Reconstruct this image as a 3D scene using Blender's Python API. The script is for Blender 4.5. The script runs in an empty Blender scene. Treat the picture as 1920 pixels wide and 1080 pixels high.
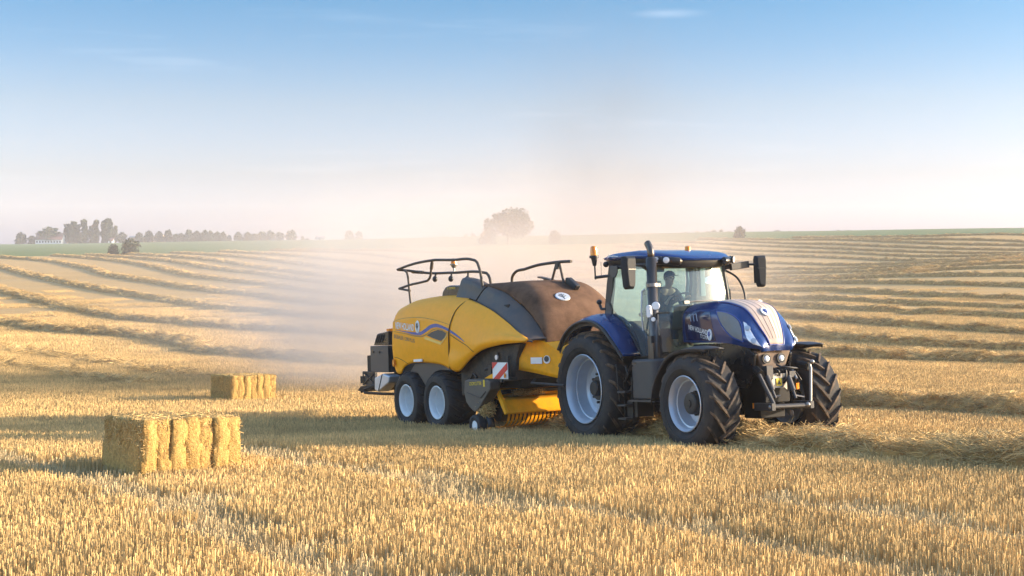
import bpy, bmesh, math, random
import numpy as np
from mathutils import Vector, Matrix, noise, kdtree

# ------------------------------------------------------------------ camera, sky, sun, exposure
S = bpy.context.scene
COL = S.collection
Z0 = 2.4                                   # height of the camera above the stubble at its feet
cd = bpy.data.cameras.new('camera'); cam = bpy.data.objects.new('camera', cd); COL.objects.link(cam)
cd.sensor_width = 36.0; cd.lens = 2680 / 1920 * 36; cd.clip_start = 0.2; cd.clip_end = 6000
cam.location = (0, 0, Z0)
cam.rotation_euler = (math.radians(90) - math.atan(85 / 2680), 0, 0)
S.camera = cam

SUN_EL, SUN_AZ = math.radians(12.5), math.radians(3)      # low sun from the right, a little behind the tractor
W = bpy.data.worlds.new('World'); S.world = W; W.use_nodes = True
nt = W.node_tree; N = nt.nodes; LK = nt.links
for n in list(N): N.remove(n)
out = N.new('ShaderNodeOutputWorld'); bg = N.new('ShaderNodeBackground'); sky = N.new('ShaderNodeTexSky')
sky.sky_type = 'NISHITA'; sky.sun_disc = False
sky.sun_elevation = SUN_EL; sky.sun_rotation = math.radians(90) - SUN_AZ
sky.air_density = 1.0; sky.dust_density = 1.2; sky.ozone_density = 1.5; sky.altitude = 100
bg.inputs['Strength'].default_value = 0.12
geo = N.new('ShaderNodeTexCoord'); sep = N.new('ShaderNodeSeparateXYZ')
LK.new(geo.outputs['Generated'], sep.inputs[0])
# elevation tint multiplied into the sky, darkest a little above the horizon
ramp = N.new('ShaderNodeValToRGB'); cr = ramp.color_ramp
cr.interpolation = 'LINEAR'
cr.elements[0].position = 0.0; cr.elements[0].color = (0.496, 0.531, 0.992, 1)
cr.elements[1].position = 1.0; cr.elements[1].color = (0.95, 0.97, 1, 1)
for p, c in ((0.047, (0.383, 0.370, 0.548, 1)), (0.095, (0.322, 0.322, 0.422, 1)), (0.132, (0.222, 0.283, 0.392, 1)), (0.168, (0.152, 0.255, 0.365, 1)), (0.34, (0.209, 0.365, 0.522, 1)), (0.7, (0.9, 0.95, 1, 1))):
    e = cr.elements.new(p); e.color = c
LK.new(sep.outputs['Z'], ramp.inputs['Fac'])
# dimmed at right angles to the sun; kept bright elsewhere as added fill
dt = N.new('ShaderNodeVectorMath'); dt.operation = 'DOT_PRODUCT'; LK.new(geo.outputs['Generated'], dt.inputs[0])
dt.inputs[1].default_value = (math.cos(SUN_AZ) * math.cos(SUN_EL), math.sin(SUN_AZ) * math.cos(SUN_EL), math.sin(SUN_EL))
sq = N.new('ShaderNodeMath'); sq.operation = 'MULTIPLY'; LK.new(dt.outputs['Value'], sq.inputs[0]); LK.new(dt.outputs['Value'], sq.inputs[1])
iv = N.new('ShaderNodeMath'); iv.operation = 'SUBTRACT'; iv.inputs[0].default_value = 1.0; s4 = N.new('ShaderNodeMath'); s4.operation = 'MULTIPLY'; LK.new(sq.outputs[0], s4.inputs[0]); LK.new(sq.outputs[0], s4.inputs[1]); LK.new(s4.outputs[0], iv.inputs[1])
mixs = N.new('ShaderNodeMix'); mixs.data_type = 'RGBA'; mixs.blend_type = 'MULTIPLY'; LK.new(iv.outputs[0], mixs.inputs[0])
LK.new(sky.outputs[0], mixs.inputs[6]); LK.new(ramp.outputs[0], mixs.inputs[7])
# thin high cirrus streaks
mp = N.new('ShaderNodeMapping'); mp.inputs['Scale'].default_value = (3.0, 3.0, 38.0)
nz = N.new('ShaderNodeTexNoise'); nz.inputs['Scale'].default_value = 2.2; nz.inputs['Detail'].default_value = 6; nz.inputs['Roughness'].default_value = 0.55
LK.new(geo.outputs['Generated'], mp.inputs[0]); LK.new(mp.outputs[0], nz.inputs['Vector'])
mr = N.new('ShaderNodeMapRange'); mr.inputs['From Min'].default_value = 0.60; mr.inputs['From Max'].default_value = 0.88; mr.inputs['To Max'].default_value = 0.08
LK.new(nz.outputs[0], mr.inputs['Value'])
mixc = N.new('ShaderNodeMix'); mixc.data_type = 'RGBA'; mixc.inputs[7].default_value = (3.6, 3.5, 3.5, 1)
wv = N.new('ShaderNodeVectorMath'); wv.operation = 'SUBTRACT'; wv.inputs[1].default_value = (0.108, 0.98, 0.1565); LK.new(geo.outputs['Generated'], wv.inputs[0])
wd = N.new('ShaderNodeVectorMath'); wd.operation = 'MULTIPLY'; wd.inputs[1].default_value = (40, 8, 300); LK.new(wv.outputs[0], wd.inputs[0])
wl = N.new('ShaderNodeVectorMath'); wl.operation = 'LENGTH'; LK.new(wd.outputs[0], wl.inputs[0])
wr = N.new('ShaderNodeMapRange'); wr.interpolation_type = 'SMOOTHSTEP'; wr.inputs[1].default_value = 1.3; wr.inputs[2].default_value = 0.0; wr.inputs[4].default_value = 0.20; LK.new(wl.outputs['Value'], wr.inputs[0])
wm = N.new('ShaderNodeMath'); wm.operation = 'MULTIPLY'; LK.new(wr.outputs[0], wm.inputs[0]); LK.new(nz.outputs[0], wm.inputs[1])      # one small wisp of cloud
wa = N.new('ShaderNodeMath'); wa.operation = 'ADD'; LK.new(wm.outputs[0], wa.inputs[0]); LK.new(mr.outputs[0], wa.inputs[1])
LK.new(wa.outputs[0], mixc.inputs[0]); LK.new(mixs.outputs[2], mixc.inputs[6])
LK.new(mixc.outputs[2], bg.inputs['Color']); LK.new(bg.outputs[0], out.inputs['Surface'])

sl = bpy.data.lights.new('sun', 'SUN'); sun = bpy.data.objects.new('sun', sl); COL.objects.link(sun)
sl.energy = 2.05; sl.angle = math.radians(0.5); sl.color = (1.0, 0.80, 0.57)
sd = Vector((math.cos(SUN_AZ) * math.cos(SUN_EL), math.sin(SUN_AZ) * math.cos(SUN_EL), math.sin(SUN_EL)))
sun.rotation_euler = sd.to_track_quat('Z', 'Y').to_euler(); sun.location = (60, 5, 30)
S.view_settings.view_transform = 'Standard'; S.view_settings.look = 'None'
S.view_settings.exposure = 2.35; S.view_settings.gamma = 1.0; S.view_settings.use_curve_mapping = False
S.cycles.max_bounces = 6; S.cycles.diffuse_bounces = 3; S.cycles.glossy_bounces = 3; S.cycles.transparent_max_bounces = 12
S.cycles.volume_bounces = 1
try: S.cycles.use_denoising = True
except Exception: pass

rnd = random.Random(7); rng = np.random.default_rng(7)

# ------------------------------------------------------------------ helpers
def tag(o, label=None, cat=None, group=None, kind=None):
    if label: o['label'] = label
    if cat: o['category'] = cat
    if group: o['group'] = group
    if kind: o['kind'] = kind
    return o
def empty(name, M, label, cat, group=None):
    o = bpy.data.objects.new(name, None); COL.objects.link(o); o.matrix_world = M
    o.empty_display_size = 0.3
    return tag(o, label, cat, group)
def link(name, me, parent=None, loc=None):
    o = bpy.data.objects.new(name, me); COL.objects.link(o)
    if parent is not None: o.parent = parent
    if loc is not None: o.location = loc
    return o
def copy_tree(o, parent=None):
    c = o.copy(); COL.objects.link(c); c.parent = parent
    for ch in [x for x in bpy.data.objects if x.parent == o]: copy_tree(ch, c)
    return c
def cr_pts(P, n, closed=False):
    """Catmull-Rom resample of a polyline to n points"""
    P = np.asarray(P, float); m = len(P)
    if m == 2:
        t = np.linspace(0, 1, n)[:, None]; return P[0] * (1 - t) + P[1] * t
    d = np.concatenate([[0], np.cumsum(np.linalg.norm(np.diff(P, axis=0), axis=1))]); d /= d[-1]
    T = np.gradient(P, d, axis=0)
    q = np.linspace(0, 1, n); i = np.clip(np.searchsorted(d, q, side='right') - 1, 0, m - 2)
    h = (d[i + 1] - d[i])[:, None]; t = ((q - d[i]) / (d[i + 1] - d[i]))[:, None]
    return ((2*t**3 - 3*t**2 + 1) * P[i] + (t**3 - 2*t**2 + t) * h * T[i] + (-2*t**3 + 3*t**2) * P[i+1] + (t**3 - t**2) * h * T[i+1])
def surf(rows, nu, nv):
    R = np.stack([cr_pts(r, nu) for r in rows])             # rows x nu x 3
    if len(rows) == 2:
        t = np.linspace(0, 1, nv)[:, None, None]; return R[0] * (1 - t) + R[1] * t
    return np.stack([cr_pts(R[:, k], nv) for k in range(nu)], 1)   # nv x nu x 3
def lin(rows, nu):
    return np.stack([cr_pts(r, nu) for r in rows])

class MB:
    def __init__(s): s.bm = bmesh.new(); s.uvt = None
    def face(s, vs):
        try: return s.bm.faces.new(vs)
        except ValueError: return None
    def box(s, c, d, rot=None, taper=None):
        M = Matrix.Translation(c) @ (rot.to_4x4() if rot is not None else Matrix.Identity(4))
        v = []
        for z in (-1, 1):
            k = taper if (taper and z > 0) else 1
            for x, y in ((-1, -1), (1, -1), (1, 1), (-1, 1)):
                v.append(s.bm.verts.new(M @ Vector((x * d[0] / 2 * k, y * d[1] / 2 * k, z * d[2] / 2))))
        for f in ((3, 2, 1, 0), (4, 5, 6, 7), (0, 1, 5, 4), (1, 2, 6, 5), (2, 3, 7, 6), (3, 0, 4, 7)): s.face([v[i] for i in f])
        return s
    def tube(s, P, r, seg=8, cap=True, closed=False):
        P = [Vector(p) for p in P]; n = len(P); rings = []; up = None
        for i, p in enumerate(P):
            t = (P[min(i + 1, n - 1)] - P[max(i - 1, 0)]).normalized()
            if up is None:
                up = Vector((0, 0, 1)) if abs(t.z) < 0.9 else Vector((1, 0, 0))
            a = (up - t * up.dot(t)).normalized(); b = t.cross(a); up = a
            rr = r[i] if isinstance(r, (list, tuple)) else r
            rings.append([s.bm.verts.new(p + (a * math.cos(k * 2 * math.pi / seg) + b * math.sin(k * 2 * math.pi / seg)) * rr) for k in range(seg)])
        for A, B in zip(rings, rings[1:]):
            for k in range(seg): s.face([A[k], A[(k + 1) % seg], B[(k + 1) % seg], B[k]])
        if cap: s.face(rings[0][::-1]); s.face(rings[-1])
        return s
    def curve(s, P, r, n=24, seg=8): return s.tube([tuple(p) for p in cr_pts(P, n)], r, seg)
    def cyl(s, a, b, r, r2=None, seg=20): return s.tube([a, b], [r, r if r2 is None else r2], seg)
    def lathe(s, prof, c=(0, 0, 0), axis='y', seg=40, closed=False, cap=True):
        """prof: (along axis, radius)"""
        rings = []
        for h, r in prof:
            ring = []
            for k in range(seg):
                a = 2 * math.pi * k / seg; u, w = r * math.cos(a), r * math.sin(a)
                p = {'y': (u, h, w), 'z': (u, w, h), 'x': (h, u, w)}[axis]
                ring.append(s.bm.verts.new((p[0] + c[0], p[1] + c[1], p[2] + c[2])))
            rings.append(ring)
        pr = list(zip(rings, rings[1:])) + ([(rings[-1], rings[0])] if closed else [])
        for A, B in pr:
            for k in range(seg): s.face([A[k], A[(k + 1) % seg], B[(k + 1) % seg], B[k]])
        if not closed and cap:
            if prof[0][1] > 1e-4: s.face(rings[0][::-1])
            if prof[-1][1] > 1e-4: s.face(rings[-1])
        return s
    def prism(s, pts, axis, a, b):
        """polygon (two coords) extruded along axis between a and b"""
        def P(q, h): return {'y': (q[0], h, q[1]), 'x': (h, q[0], q[1]), 'z': (q[0], q[1], h)}[axis]
        A = [s.bm.verts.new(P(q, a)) for q in pts]; B = [s.bm.verts.new(P(q, b)) for q in pts]
        s.face(A[::-1]); s.face(B); n = len(pts)
        for i in range(n): s.face([A[i], A[(i + 1) % n], B[(i + 1) % n], B[i]])
        return s
    def grid(s, G, flip=False):
        nv, nu = len(G), len(G[0])
        V = [[s.bm.verts.new(tuple(G[j][i])) for i in range(nu)] for j in range(nv)]
        for j in range(nv - 1):
            for i in range(nu - 1):
                q = [V[j][i], V[j][i + 1], V[j + 1][i + 1], V[j + 1][i]]
                s.face(q[::-1] if flip else q)
        return s
    def ball(s, c, r, seg=14, sc=(1, 1, 1)):
        m = bmesh.ops.create_uvsphere(s.bm, u_segments=seg, v_segments=max(6, seg // 2), radius=r)['verts']
        for v in m: v.co = Vector((v.co.x * sc[0] + c[0], v.co.y * sc[1] + c[1], v.co.z * sc[2] + c[2]))
        return s
    def disc(s, c, n, r, h, seg=20, r2=None):
        c = Vector(c); n = Vector(n).normalized(); return s.tube([c, c + n * h], [r, r if r2 is None else r2], seg)
    def mirror_y(s):
        g = bmesh.ops.duplicate(s.bm, geom=s.bm.verts[:] + s.bm.edges[:] + s.bm.faces[:])['geom']
        vs = [x for x in g if isinstance(x, bmesh.types.BMVert)]; fs = [x for x in g if isinstance(x, bmesh.types.BMFace)]
        for v in vs: v.co.y = -v.co.y
        bmesh.ops.reverse_faces(s.bm, faces=fs); return s
    def mesh(s, name, mat, ang=32, weld=0.0004, normals=True):
        bm = s.bm
        if weld: bmesh.ops.remove_doubles(bm, verts=bm.verts, dist=weld)
        if normals: bmesh.ops.recalc_face_normals(bm, faces=bm.faces)
        th = math.radians(ang)
        for f in bm.faces: f.smooth = True
        for e in bm.edges:
            if len(e.link_faces) == 2 and e.calc_face_angle(0) > th: e.smooth = False
        me = bpy.data.meshes.new(name); bm.to_mesh(me); bm.free()
        for m in (mat if isinstance(mat, (list, tuple)) else [mat]): me.materials.append(m)
        return me
    def build(s, name, mat, parent=None, ang=32, bevel=0, solid=0, weld=0.0004, seg=2, normals=True):
        o = link(name, s.mesh(name, mat, ang, weld, normals), parent)
        if solid:
            m = o.modifiers.new('thickness', 'SOLIDIFY'); m.thickness = abs(solid); m.offset = -1 if solid > 0 else 1
        if bevel:
            m = o.modifiers.new('edge', 'BEVEL'); m.width = bevel; m.segments = seg; m.limit_method = 'ANGLE'; m.angle_limit = math.radians(40)
            m.harden_normals = True
        return o

# ------------------------------------------------------------------ materials
MATS = {}
def mat(name, col, rough=0.6, metal=0.0, var=0.0, vscale=6.0, bump=0.0, bscale=40.0, dust=0.0, dustcol=(0.38, 0.27, 0.17), dscale=3.0, up=0.0, spec=0.5, coat=0.0, tone=False, rand=0.0, col2=None, coords='Object'):
    m = bpy.data.materials.new(name); m.use_nodes = True; t = m.node_tree; n = t.nodes; L = t.links
    b = n['Principled BSDF']; b.inputs['Roughness'].default_value = rough; b.inputs['Metallic'].default_value = metal
    b.inputs['Specular IOR Level'].default_value = spec; b.inputs['Coat Weight'].default_value = coat; b.inputs['Coat Roughness'].default_value = 0.08
    tc = n.new('ShaderNodeTexCoord'); rgb = n.new('ShaderNodeRGB'); rgb.outputs[0].default_value = (*col, 1)
    c = rgb.outputs[0]
    def noise_(scale, det=5, rg=0.6):
        x = n.new('ShaderNodeTexNoise'); x.inputs['Scale'].default_value = scale; x.inputs['Detail'].default_value = det; x.inputs['Roughness'].default_value = rg
        L.new(tc.outputs[coords], x.inputs['Vector']); return x.outputs[0]
    def mix(f, a, bb, typ='MIX'):
        x = n.new('ShaderNodeMix'); x.data_type = 'RGBA'; x.blend_type = typ
        if isinstance(f, float): x.inputs[0].default_value = f
        else: L.new(f, x.inputs[0])
        for k, q in ((6, a), (7, bb)):
            if isinstance(q, tuple): x.inputs[k].default_value = (*q, 1)
            else: L.new(q, x.inputs[k])
        return x.outputs[2]
    def rng_(v, a, bb, c0=0.0, c1=1.0):
        x = n.new('ShaderNodeMapRange'); x.inputs['From Min'].default_value = a; x.inputs['From Max'].default_value = bb
        x.inputs['To Min'].default_value = c0; x.inputs['To Max'].default_value = c1; L.new(v, x.inputs['Value']); return x.outputs[0]
    if col2 is not None: c = mix(rng_(noise_(vscale), 0.35, 0.65), c, col2)
    if var: c = mix(1.0, c, mix(rng_(noise_(vscale * 1.7), 0.3, 0.7), (1 - var,) * 3, (1 + var,) * 3), 'MULTIPLY')
    if tone:
        a = n.new('ShaderNodeAttribute'); a.attribute_name = 'tone'
        x = n.new('ShaderNodeVectorMath'); x.operation = 'SCALE'; L.new(c, x.inputs[0]); L.new(a.outputs['Fac'], x.inputs['Scale']); c = x.outputs[0]
    if rand:
        oi = n.new('ShaderNodeObjectInfo')
        ln = n.new('ShaderNodeTexNoise'); ln.inputs['Scale'].default_value = 0.55; ln.inputs['Detail'].default_value = 4; L.new(oi.outputs['Location'], ln.inputs['Vector'])
        x = n.new('ShaderNodeVectorMath'); x.operation = 'SCALE'; L.new(c, x.inputs[0]); L.new(rng_(ln.outputs[0], 0.3, 0.7, 0.80, 1.18), x.inputs['Scale']); c = x.outputs[0]
        x = n.new('ShaderNodeVectorMath'); x.operation = 'SCALE'; L.new(c, x.inputs[0])
        L.new(rng_(oi.outputs['Random'], 0, 1, 1 - rand, 1 + rand), x.inputs['Scale']); c = x.outputs[0]
    if dust or up:
        f = rng_(noise_(dscale, 8, 0.65), 0.38, 0.72, 0.0, dust)
        if up:
            g = n.new('ShaderNodeNewGeometry'); sp = n.new('ShaderNodeSeparateXYZ'); L.new(g.outputs['Normal'], sp.inputs[0])
            u = rng_(sp.outputs['Z'], 0.25, 0.95, 0.0, up); a = n.new('ShaderNodeMath'); a.operation = 'ADD'; a.use_clamp = True
            L.new(f, a.inputs[0]); L.new(u, a.inputs[1]); f = a.outputs[0]
        c = mix(f, c, dustcol)
        r = n.new('ShaderNodeMapRange'); r.inputs['To Min'].default_value = rough; r.inputs['To Max'].default_value = 0.85; L.new(f, r.inputs['Value']); L.new(r.outputs[0], b.inputs['Roughness'])
    L.new(c, b.inputs['Base Color'])
    if bump:
        bp = n.new('ShaderNodeBump'); bp.inputs['Strength'].default_value = bump; bp.inputs['Distance'].default_value = 0.02
        L.new(noise_(bscale, 6, 0.65), bp.inputs['Height']); L.new(bp.outputs[0], b.inputs['Normal'])
    MATS[name] = m; return m
M_blue = mat('blue paint', (0.005, 0.036, 0.165), 0.25, 0.3, coat=0.5, dust=0.05, dscale=4, up=0.0, dustcol=(.22, .22, .24), var=0.06)
M_navy = mat('dark blue panel', (0.004, 0.014, 0.075), 0.15, 0.2, coat=0.8, dust=0.04, dscale=5)
M_yellow = mat('yellow paint', (0.96, 0.385, 0.003), 0.45, coat=0.06, spec=0.2, dust=0.05, dustcol=(0.80, 0.42, 0.10), dscale=3.5, up=0.22, var=0.05)  # upward faces paler: sun highlight painted in along with dust
M_yellow2 = mat('worn yellow paint', (0.95, 0.40, 0.003), 0.45, coat=0.05, spec=0.2, dust=0.25, dustcol=(0.40, 0.22, 0.06), dscale=5, up=0.1, var=0.1)
M_black = mat('black plastic', (0.011, 0.012, 0.015), 0.5, dust=0.10, dustcol=(0.12, 0.10, 0.085), dscale=5, up=0.08)
M_gloss = mat('gloss black', (0.010, 0.011, 0.014), 0.25, dust=0.12, dustcol=(0.2, 0.15, 0.1))
M_grey = mat('charcoal plastic', (0.034, 0.037, 0.044), 0.5, dust=0.12, dustcol=(0.16, 0.13, 0.11), dscale=4, up=0.12)
M_shroud = mat('blue grey shroud', (0.020, 0.027, 0.036), 0.45, dust=0.30, dustcol=(0.22, 0.15, 0.10), dscale=3, up=0.30)
M_chassis = mat('dark chassis', (0.005, 0.005, 0.006), 0.65, spec=0.3, dust=0.1, dustcol=(0.035, 0.028, 0.022), dscale=6)
M_dirty = mat('dusty machinery', (0.030, 0.026, 0.023), 0.8, dust=0.6, dustcol=(0.12, 0.085, 0.055), dscale=7, bump=0.5, bscale=30)
M_hoodust = mat('chaff coated bonnet', (0.085, 0.046, 0.027), 0.88, spec=0.2, dust=0.9, dustcol=(0.20, 0.115, 0.07), dscale=1.6, var=0.35, vscale=3.0, bump=0.6, bscale=70)
M_grille = mat('dust coated grille', (0.56, 0.43, 0.35), 0.7, dust=0.3, dustcol=(0.64, 0.50, 0.42), dscale=6, var=0.06)
M_rubber = mat('tyre rubber', (0.018, 0.019, 0.022), 0.72, spec=0.35, dust=0.35, dustcol=(0.105, 0.085, 0.068), dscale=5, bump=0.15, bscale=50)
M_tread = mat('dusty tread', (0.024, 0.022, 0.022), 0.8, spec=0.3, dust=0.85, dustcol=(0.25, 0.175, 0.115), dscale=6, bump=0.2, bscale=50)
M_silver = mat('silver rim paint', (0.46, 0.52, 0.60), 0.36, 0.35, dust=0.22, dustcol=(0.34, 0.29, 0.24), dscale=5)
M_white = mat('white rim paint', (0.80, 0.82, 0.84), 0.4, dust=0.22, dustcol=(0.55, 0.46, 0.37), dscale=5)
M_wpaint = mat('white marking', (0.80, 0.80, 0.80), 0.5)
M_steel = mat('bare steel', (0.30, 0.29, 0.28), 0.42, 0.8, dust=0.3, dustcol=(0.25, 0.18, 0.12))
M_dsteel = mat('grey cast steel', (0.045, 0.047, 0.053), 0.5, 0.4, dust=0.15, dustcol=(0.13, 0.10, 0.08))
M_exh = mat('exhaust metal', (0.11, 0.10, 0.095), 0.34, 0.85, dust=0.2, dustcol=(0.2, 0.14, 0.1))
M_rail = mat('brown black rail', (0.035, 0.026, 0.02), 0.55, dust=0.3, dustcol=(0.2, 0.14, 0.09))
M_amber = mat('amber lens', (0.85, 0.26, 0.01), 0.2, coat=0.5)
M_red = mat('red marking', (0.62, 0.02, 0.02), 0.45)
M_lens = mat('lamp lens', (0.85, 0.85, 0.87), 0.15, 0.1, coat=0.8)
M_lamp = mat('headlamp reflector', (0.85, 0.87, 0.90), 0.25, 0.15, var=0.15, vscale=18, coat=0.8)
M_meshg = mat('grey mesh', (0.17, 0.19, 0.21), 0.6, 0.2, var=0.25, vscale=60, dust=0.4, dustcol=(0.32, 0.26, 0.2))
M_decblue = mat('blue stripe', (0.02, 0.06, 0.30), 0.4)
M_decgrey = mat('grey decal', (0.16, 0.13, 0.10), 0.5)
M_decyel = mat('yellow decal', (0.75, 0.52, 0.02), 0.5)
M_line = mat('panel gap', (0.05, 0.025, 0.006), 0.7)
M_cloth = mat('dark work shirt', (0.022, 0.026, 0.040), 0.85)
M_jean = mat('blue work trousers', (0.03, 0.04, 0.075), 0.85)
M_cap = mat('dark cap', (0.02, 0.022, 0.03), 0.8)
M_skin = mat('skin', (0.50, 0.29, 0.20), 0.55)
M_hair = mat('brown hair', (0.06, 0.035, 0.02), 0.7)
M_seat = mat('grey seat fabric', (0.07, 0.08, 0.10), 0.8)
M_inter = mat('grey cab trim', (0.20, 0.24, 0.27), 0.7)
# glass: tinted thin pane with mirror reflection by angle
def glass(name, tint, refl):
    m = bpy.data.materials.new(name); m.use_nodes = True; t = m.node_tree; n = t.nodes; L = t.links
    for x in list(n): n.remove(x)
    o = n.new('ShaderNodeOutputMaterial'); tr = n.new('ShaderNodeBsdfTransparent'); tr.inputs[0].default_value = (*tint, 1)
    gl = n.new('ShaderNodeBsdfGlossy'); gl.inputs['Roughness'].default_value = 0.02; gl.inputs[0].default_value = (0.9, 0.95, 1, 1)
    df = n.new('ShaderNodeBsdfDiffuse'); df.inputs[0].default_value = (0.62, 0.72, 0.72, 1)
    fr = n.new('ShaderNodeFresnel'); fr.inputs['IOR'].default_value = 1.5
    a = n.new('ShaderNodeMath'); a.operation = 'MULTIPLY_ADD'; a.inputs[1].default_value = 1.2; a.inputs[2].default_value = refl; a.use_clamp = True
    L.new(fr.outputs[0], a.inputs[0])
    mx = n.new('ShaderNodeMixShader'); L.new(a.outputs[0], mx.inputs[0]); L.new(tr.outputs[0], mx.inputs[1]); L.new(gl.outputs[0], mx.inputs[2])
    m2 = n.new('ShaderNodeMixShader'); m2.inputs[0].default_value = 0.07; L.new(mx.outputs[0], m2.inputs[1]); L.new(df.outputs[0], m2.inputs[2])
    L.new(m2.outputs[0], o.inputs[0]); return m
M_glass = glass('tinted cab glass', (0.66, 0.86, 0.86), 0.025)
M_slate = mat('slate grey shell', (0.018, 0.021, 0.027), 0.65, spec=0.25, dust=0.1, dustcol=(0.10, 0.09, 0.08))
M_mirror = mat('mirror glass', (0.8, 0.8, 0.8), 0.05, 1.0)
# ------------------------------------------------------------------ terrain: a shallow valley rising to the far fields

UC=[-400,0,600,960,1400,1920,2500]
YN=[3,10.7,17,21.4,24,28,36,50,70,90,110]
ZN=[-2.2,-2.5,-2.83,-3.1,-3.33,-3.62,-4.1,-4.6,-5.0,-5.08,-5.0]
# far knots per u: list of (Y,py) then edge and crest
FAR={-400:[(135,548),(150,535),(200,508),(250,491),(300,478),(350,476),(800,461)],
0:[(135,545),(150,532),(200,503),(250,481.5),(300,473),(350,471.5),(800,458)],
600:[(135,543),(150,528),(200,494),(250,474.5),(300,464),(350,462),(800,450)],
960:[(135,547),(150,532),(200,504),(250,479),(300,459.5),(350,456),(800,443)],
1400:[(135,556),(150,544),(200,522),(250,494),(300,463),(350,447.5),(800,436.5)],
1920:[(135,539),(150,519),(200,489),(250,477),(300,438.5),(350,436.5),(800,429)],
2500:[(135,539),(150,518),(200,486),(250,464),(300,432),(350,430),(800,422)]}
YA=YN+[135,150,200,250,300,350,800,1100,3000]
TAB={}
for u in UC:
    TAB[u]=ZN+[-(p-455.)/2680.*Y for Y,p in FAR[u]]+[-12,-60]
def pchip(x,y):
    h=np.diff(x);d=np.diff(y)/h;m=np.zeros(len(x));m[0]=d[0];m[-1]=d[-1]
    for i in range(1,len(x)-1):
        if d[i-1]*d[i]>0:
            w1=2*h[i]+h[i-1];w2=h[i]+2*h[i-1];m[i]=(w1+w2)/(w1/d[i-1]+w2/d[i])
    return m
XA=np.array(YA,float)
ZT=np.array([TAB[u] for u in UC]); MT=np.array([pchip(XA,z) for z in ZT])
def zt(X,Y):
    X,Y=np.broadcast_arrays(np.asarray(X,float),np.asarray(Y,float))
    Yc=np.clip(Y,3,3000); u=np.clip(960+2680*X/np.maximum(Yc,60),-400,2500)
    i=np.clip(np.searchsorted(XA,Yc)-1,0,len(XA)-2)
    h=XA[i+1]-XA[i];t=(Yc-XA[i])/h
    h00=2*t**3-3*t**2+1;h10=t**3-2*t**2+t;h01=-2*t**3+3*t**2;h11=t**3-t**2
    k=np.clip(np.searchsorted(UC,u)-1,0,len(UC)-2)
    U=np.array(UC,float);s=(u-U[k])/(U[k+1]-U[k]);s=s*s*(3-2*s)*.5+s*.5
    def ev(k): return h00*ZT[k,i]+h10*h*MT[k,i]+h01*ZT[k,i+1]+h11*h*MT[k,i+1]
    return ev(k)*(1-s)+ev(k+1)*s
def ground(x, y): return float(zt(x, y)) + Z0
RD = np.array([0.58, -0.815]); RD /= np.linalg.norm(RD); RN = np.array([-RD[1], RD[0]])   # direction of the stubble rows
EU = [-400, 0, 600, 960, 1400, 1920, 2500]; EY = [245, 250, 270, 296, 346, 301, 300]
def edge_y(X):
    Y = 280.0 * np.ones_like(X)
    for _ in range(4): Y = np.interp(960 + 2680 * X / Y, EU, EY)
    return Y
def field_mat(name, a, b, c, far):
    m = bpy.data.materials.new(name); m.use_nodes = True; t = m.node_tree; n = t.nodes; L = t.links
    bs = n['Principled BSDF']; bs.inputs['Roughness'].default_value = 0.95; bs.inputs['Specular IOR Level'].default_value = 0.1
    tc = n.new('ShaderNodeTexCoord')
    def nz_(scale, det=6, rg=0.65, mp=None):
        x = n.new('ShaderNodeTexNoise'); x.inputs['Scale'].default_value = scale; x.inputs['Detail'].default_value = det; x.inputs['Roughness'].default_value = rg
        if mp is None: L.new(tc.outputs['Object'], x.inputs['Vector'])
        else:
            q = n.new('ShaderNodeMapping'); q.inputs['Rotation'].default_value = (0, 0, math.radians(54.6)); q.inputs['Scale'].default_value = mp
            L.new(tc.outputs['Object'], q.inputs[0]); L.new(q.outputs[0], x.inputs['Vector'])
        return x.outputs[0]
    def mr_(v, p, q, lo=0., hi=1.):
        x = n.new('ShaderNodeMapRange'); x.inputs[1].default_value = p; x.inputs[2].default_value = q; x.inputs[3].default_value = lo; x.inputs[4].default_value = hi
        L.new(v, x.inputs[0]); return x.outputs[0]
    def mix(f, p, q):
        x = n.new('ShaderNodeMix'); x.data_type = 'RGBA'
        L.new(f, x.inputs[0])
        for k, v in ((6, p), (7, q)):
            if isinstance(v, tuple): x.inputs[k].default_value = (*v, 1)
            else: L.new(v, x.inputs[k])
        return x.outputs[2]
    col = mix(mr_(nz_(9.0), 0.36, 0.64), a, b)                                        # fine straw and soil
    col = mix(mr_(nz_(1.0, 4, 0.5, (0.03, 0.55, 1)), 0.42, 0.62, 0, 0.55), col, c)     # passes of the combine
    col = mix(mr_(nz_(0.05, 4), 0.4, 0.65, 0, 0.35), col, far)
    L.new(col, bs.inputs['Base Color'])
    bp = n.new('ShaderNodeBump'); bp.inputs['Strength'].default_value = 0.9; bp.inputs['Distance'].default_value = 0.09
    L.new(nz_(6.0, 8, 0.7), bp.inputs['Height']); L.new(bp.outputs[0], bs.inputs['Normal'])
    return m
M_field = field_mat('stubble ground', (0.34, 0.20, 0.075), (0.64, 0.41, 0.165), (0.50, 0.35, 0.175), (0.64, 0.40, 0.15))
M_grass = field_mat('green crop', (0.10, 0.15, 0.045), (0.16, 0.20, 0.075), (0.13, 0.17, 0.06), (0.17, 0.19, 0.08))
KX = np.tan(np.radians(np.linspace(-58, 58, 181)))
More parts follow.
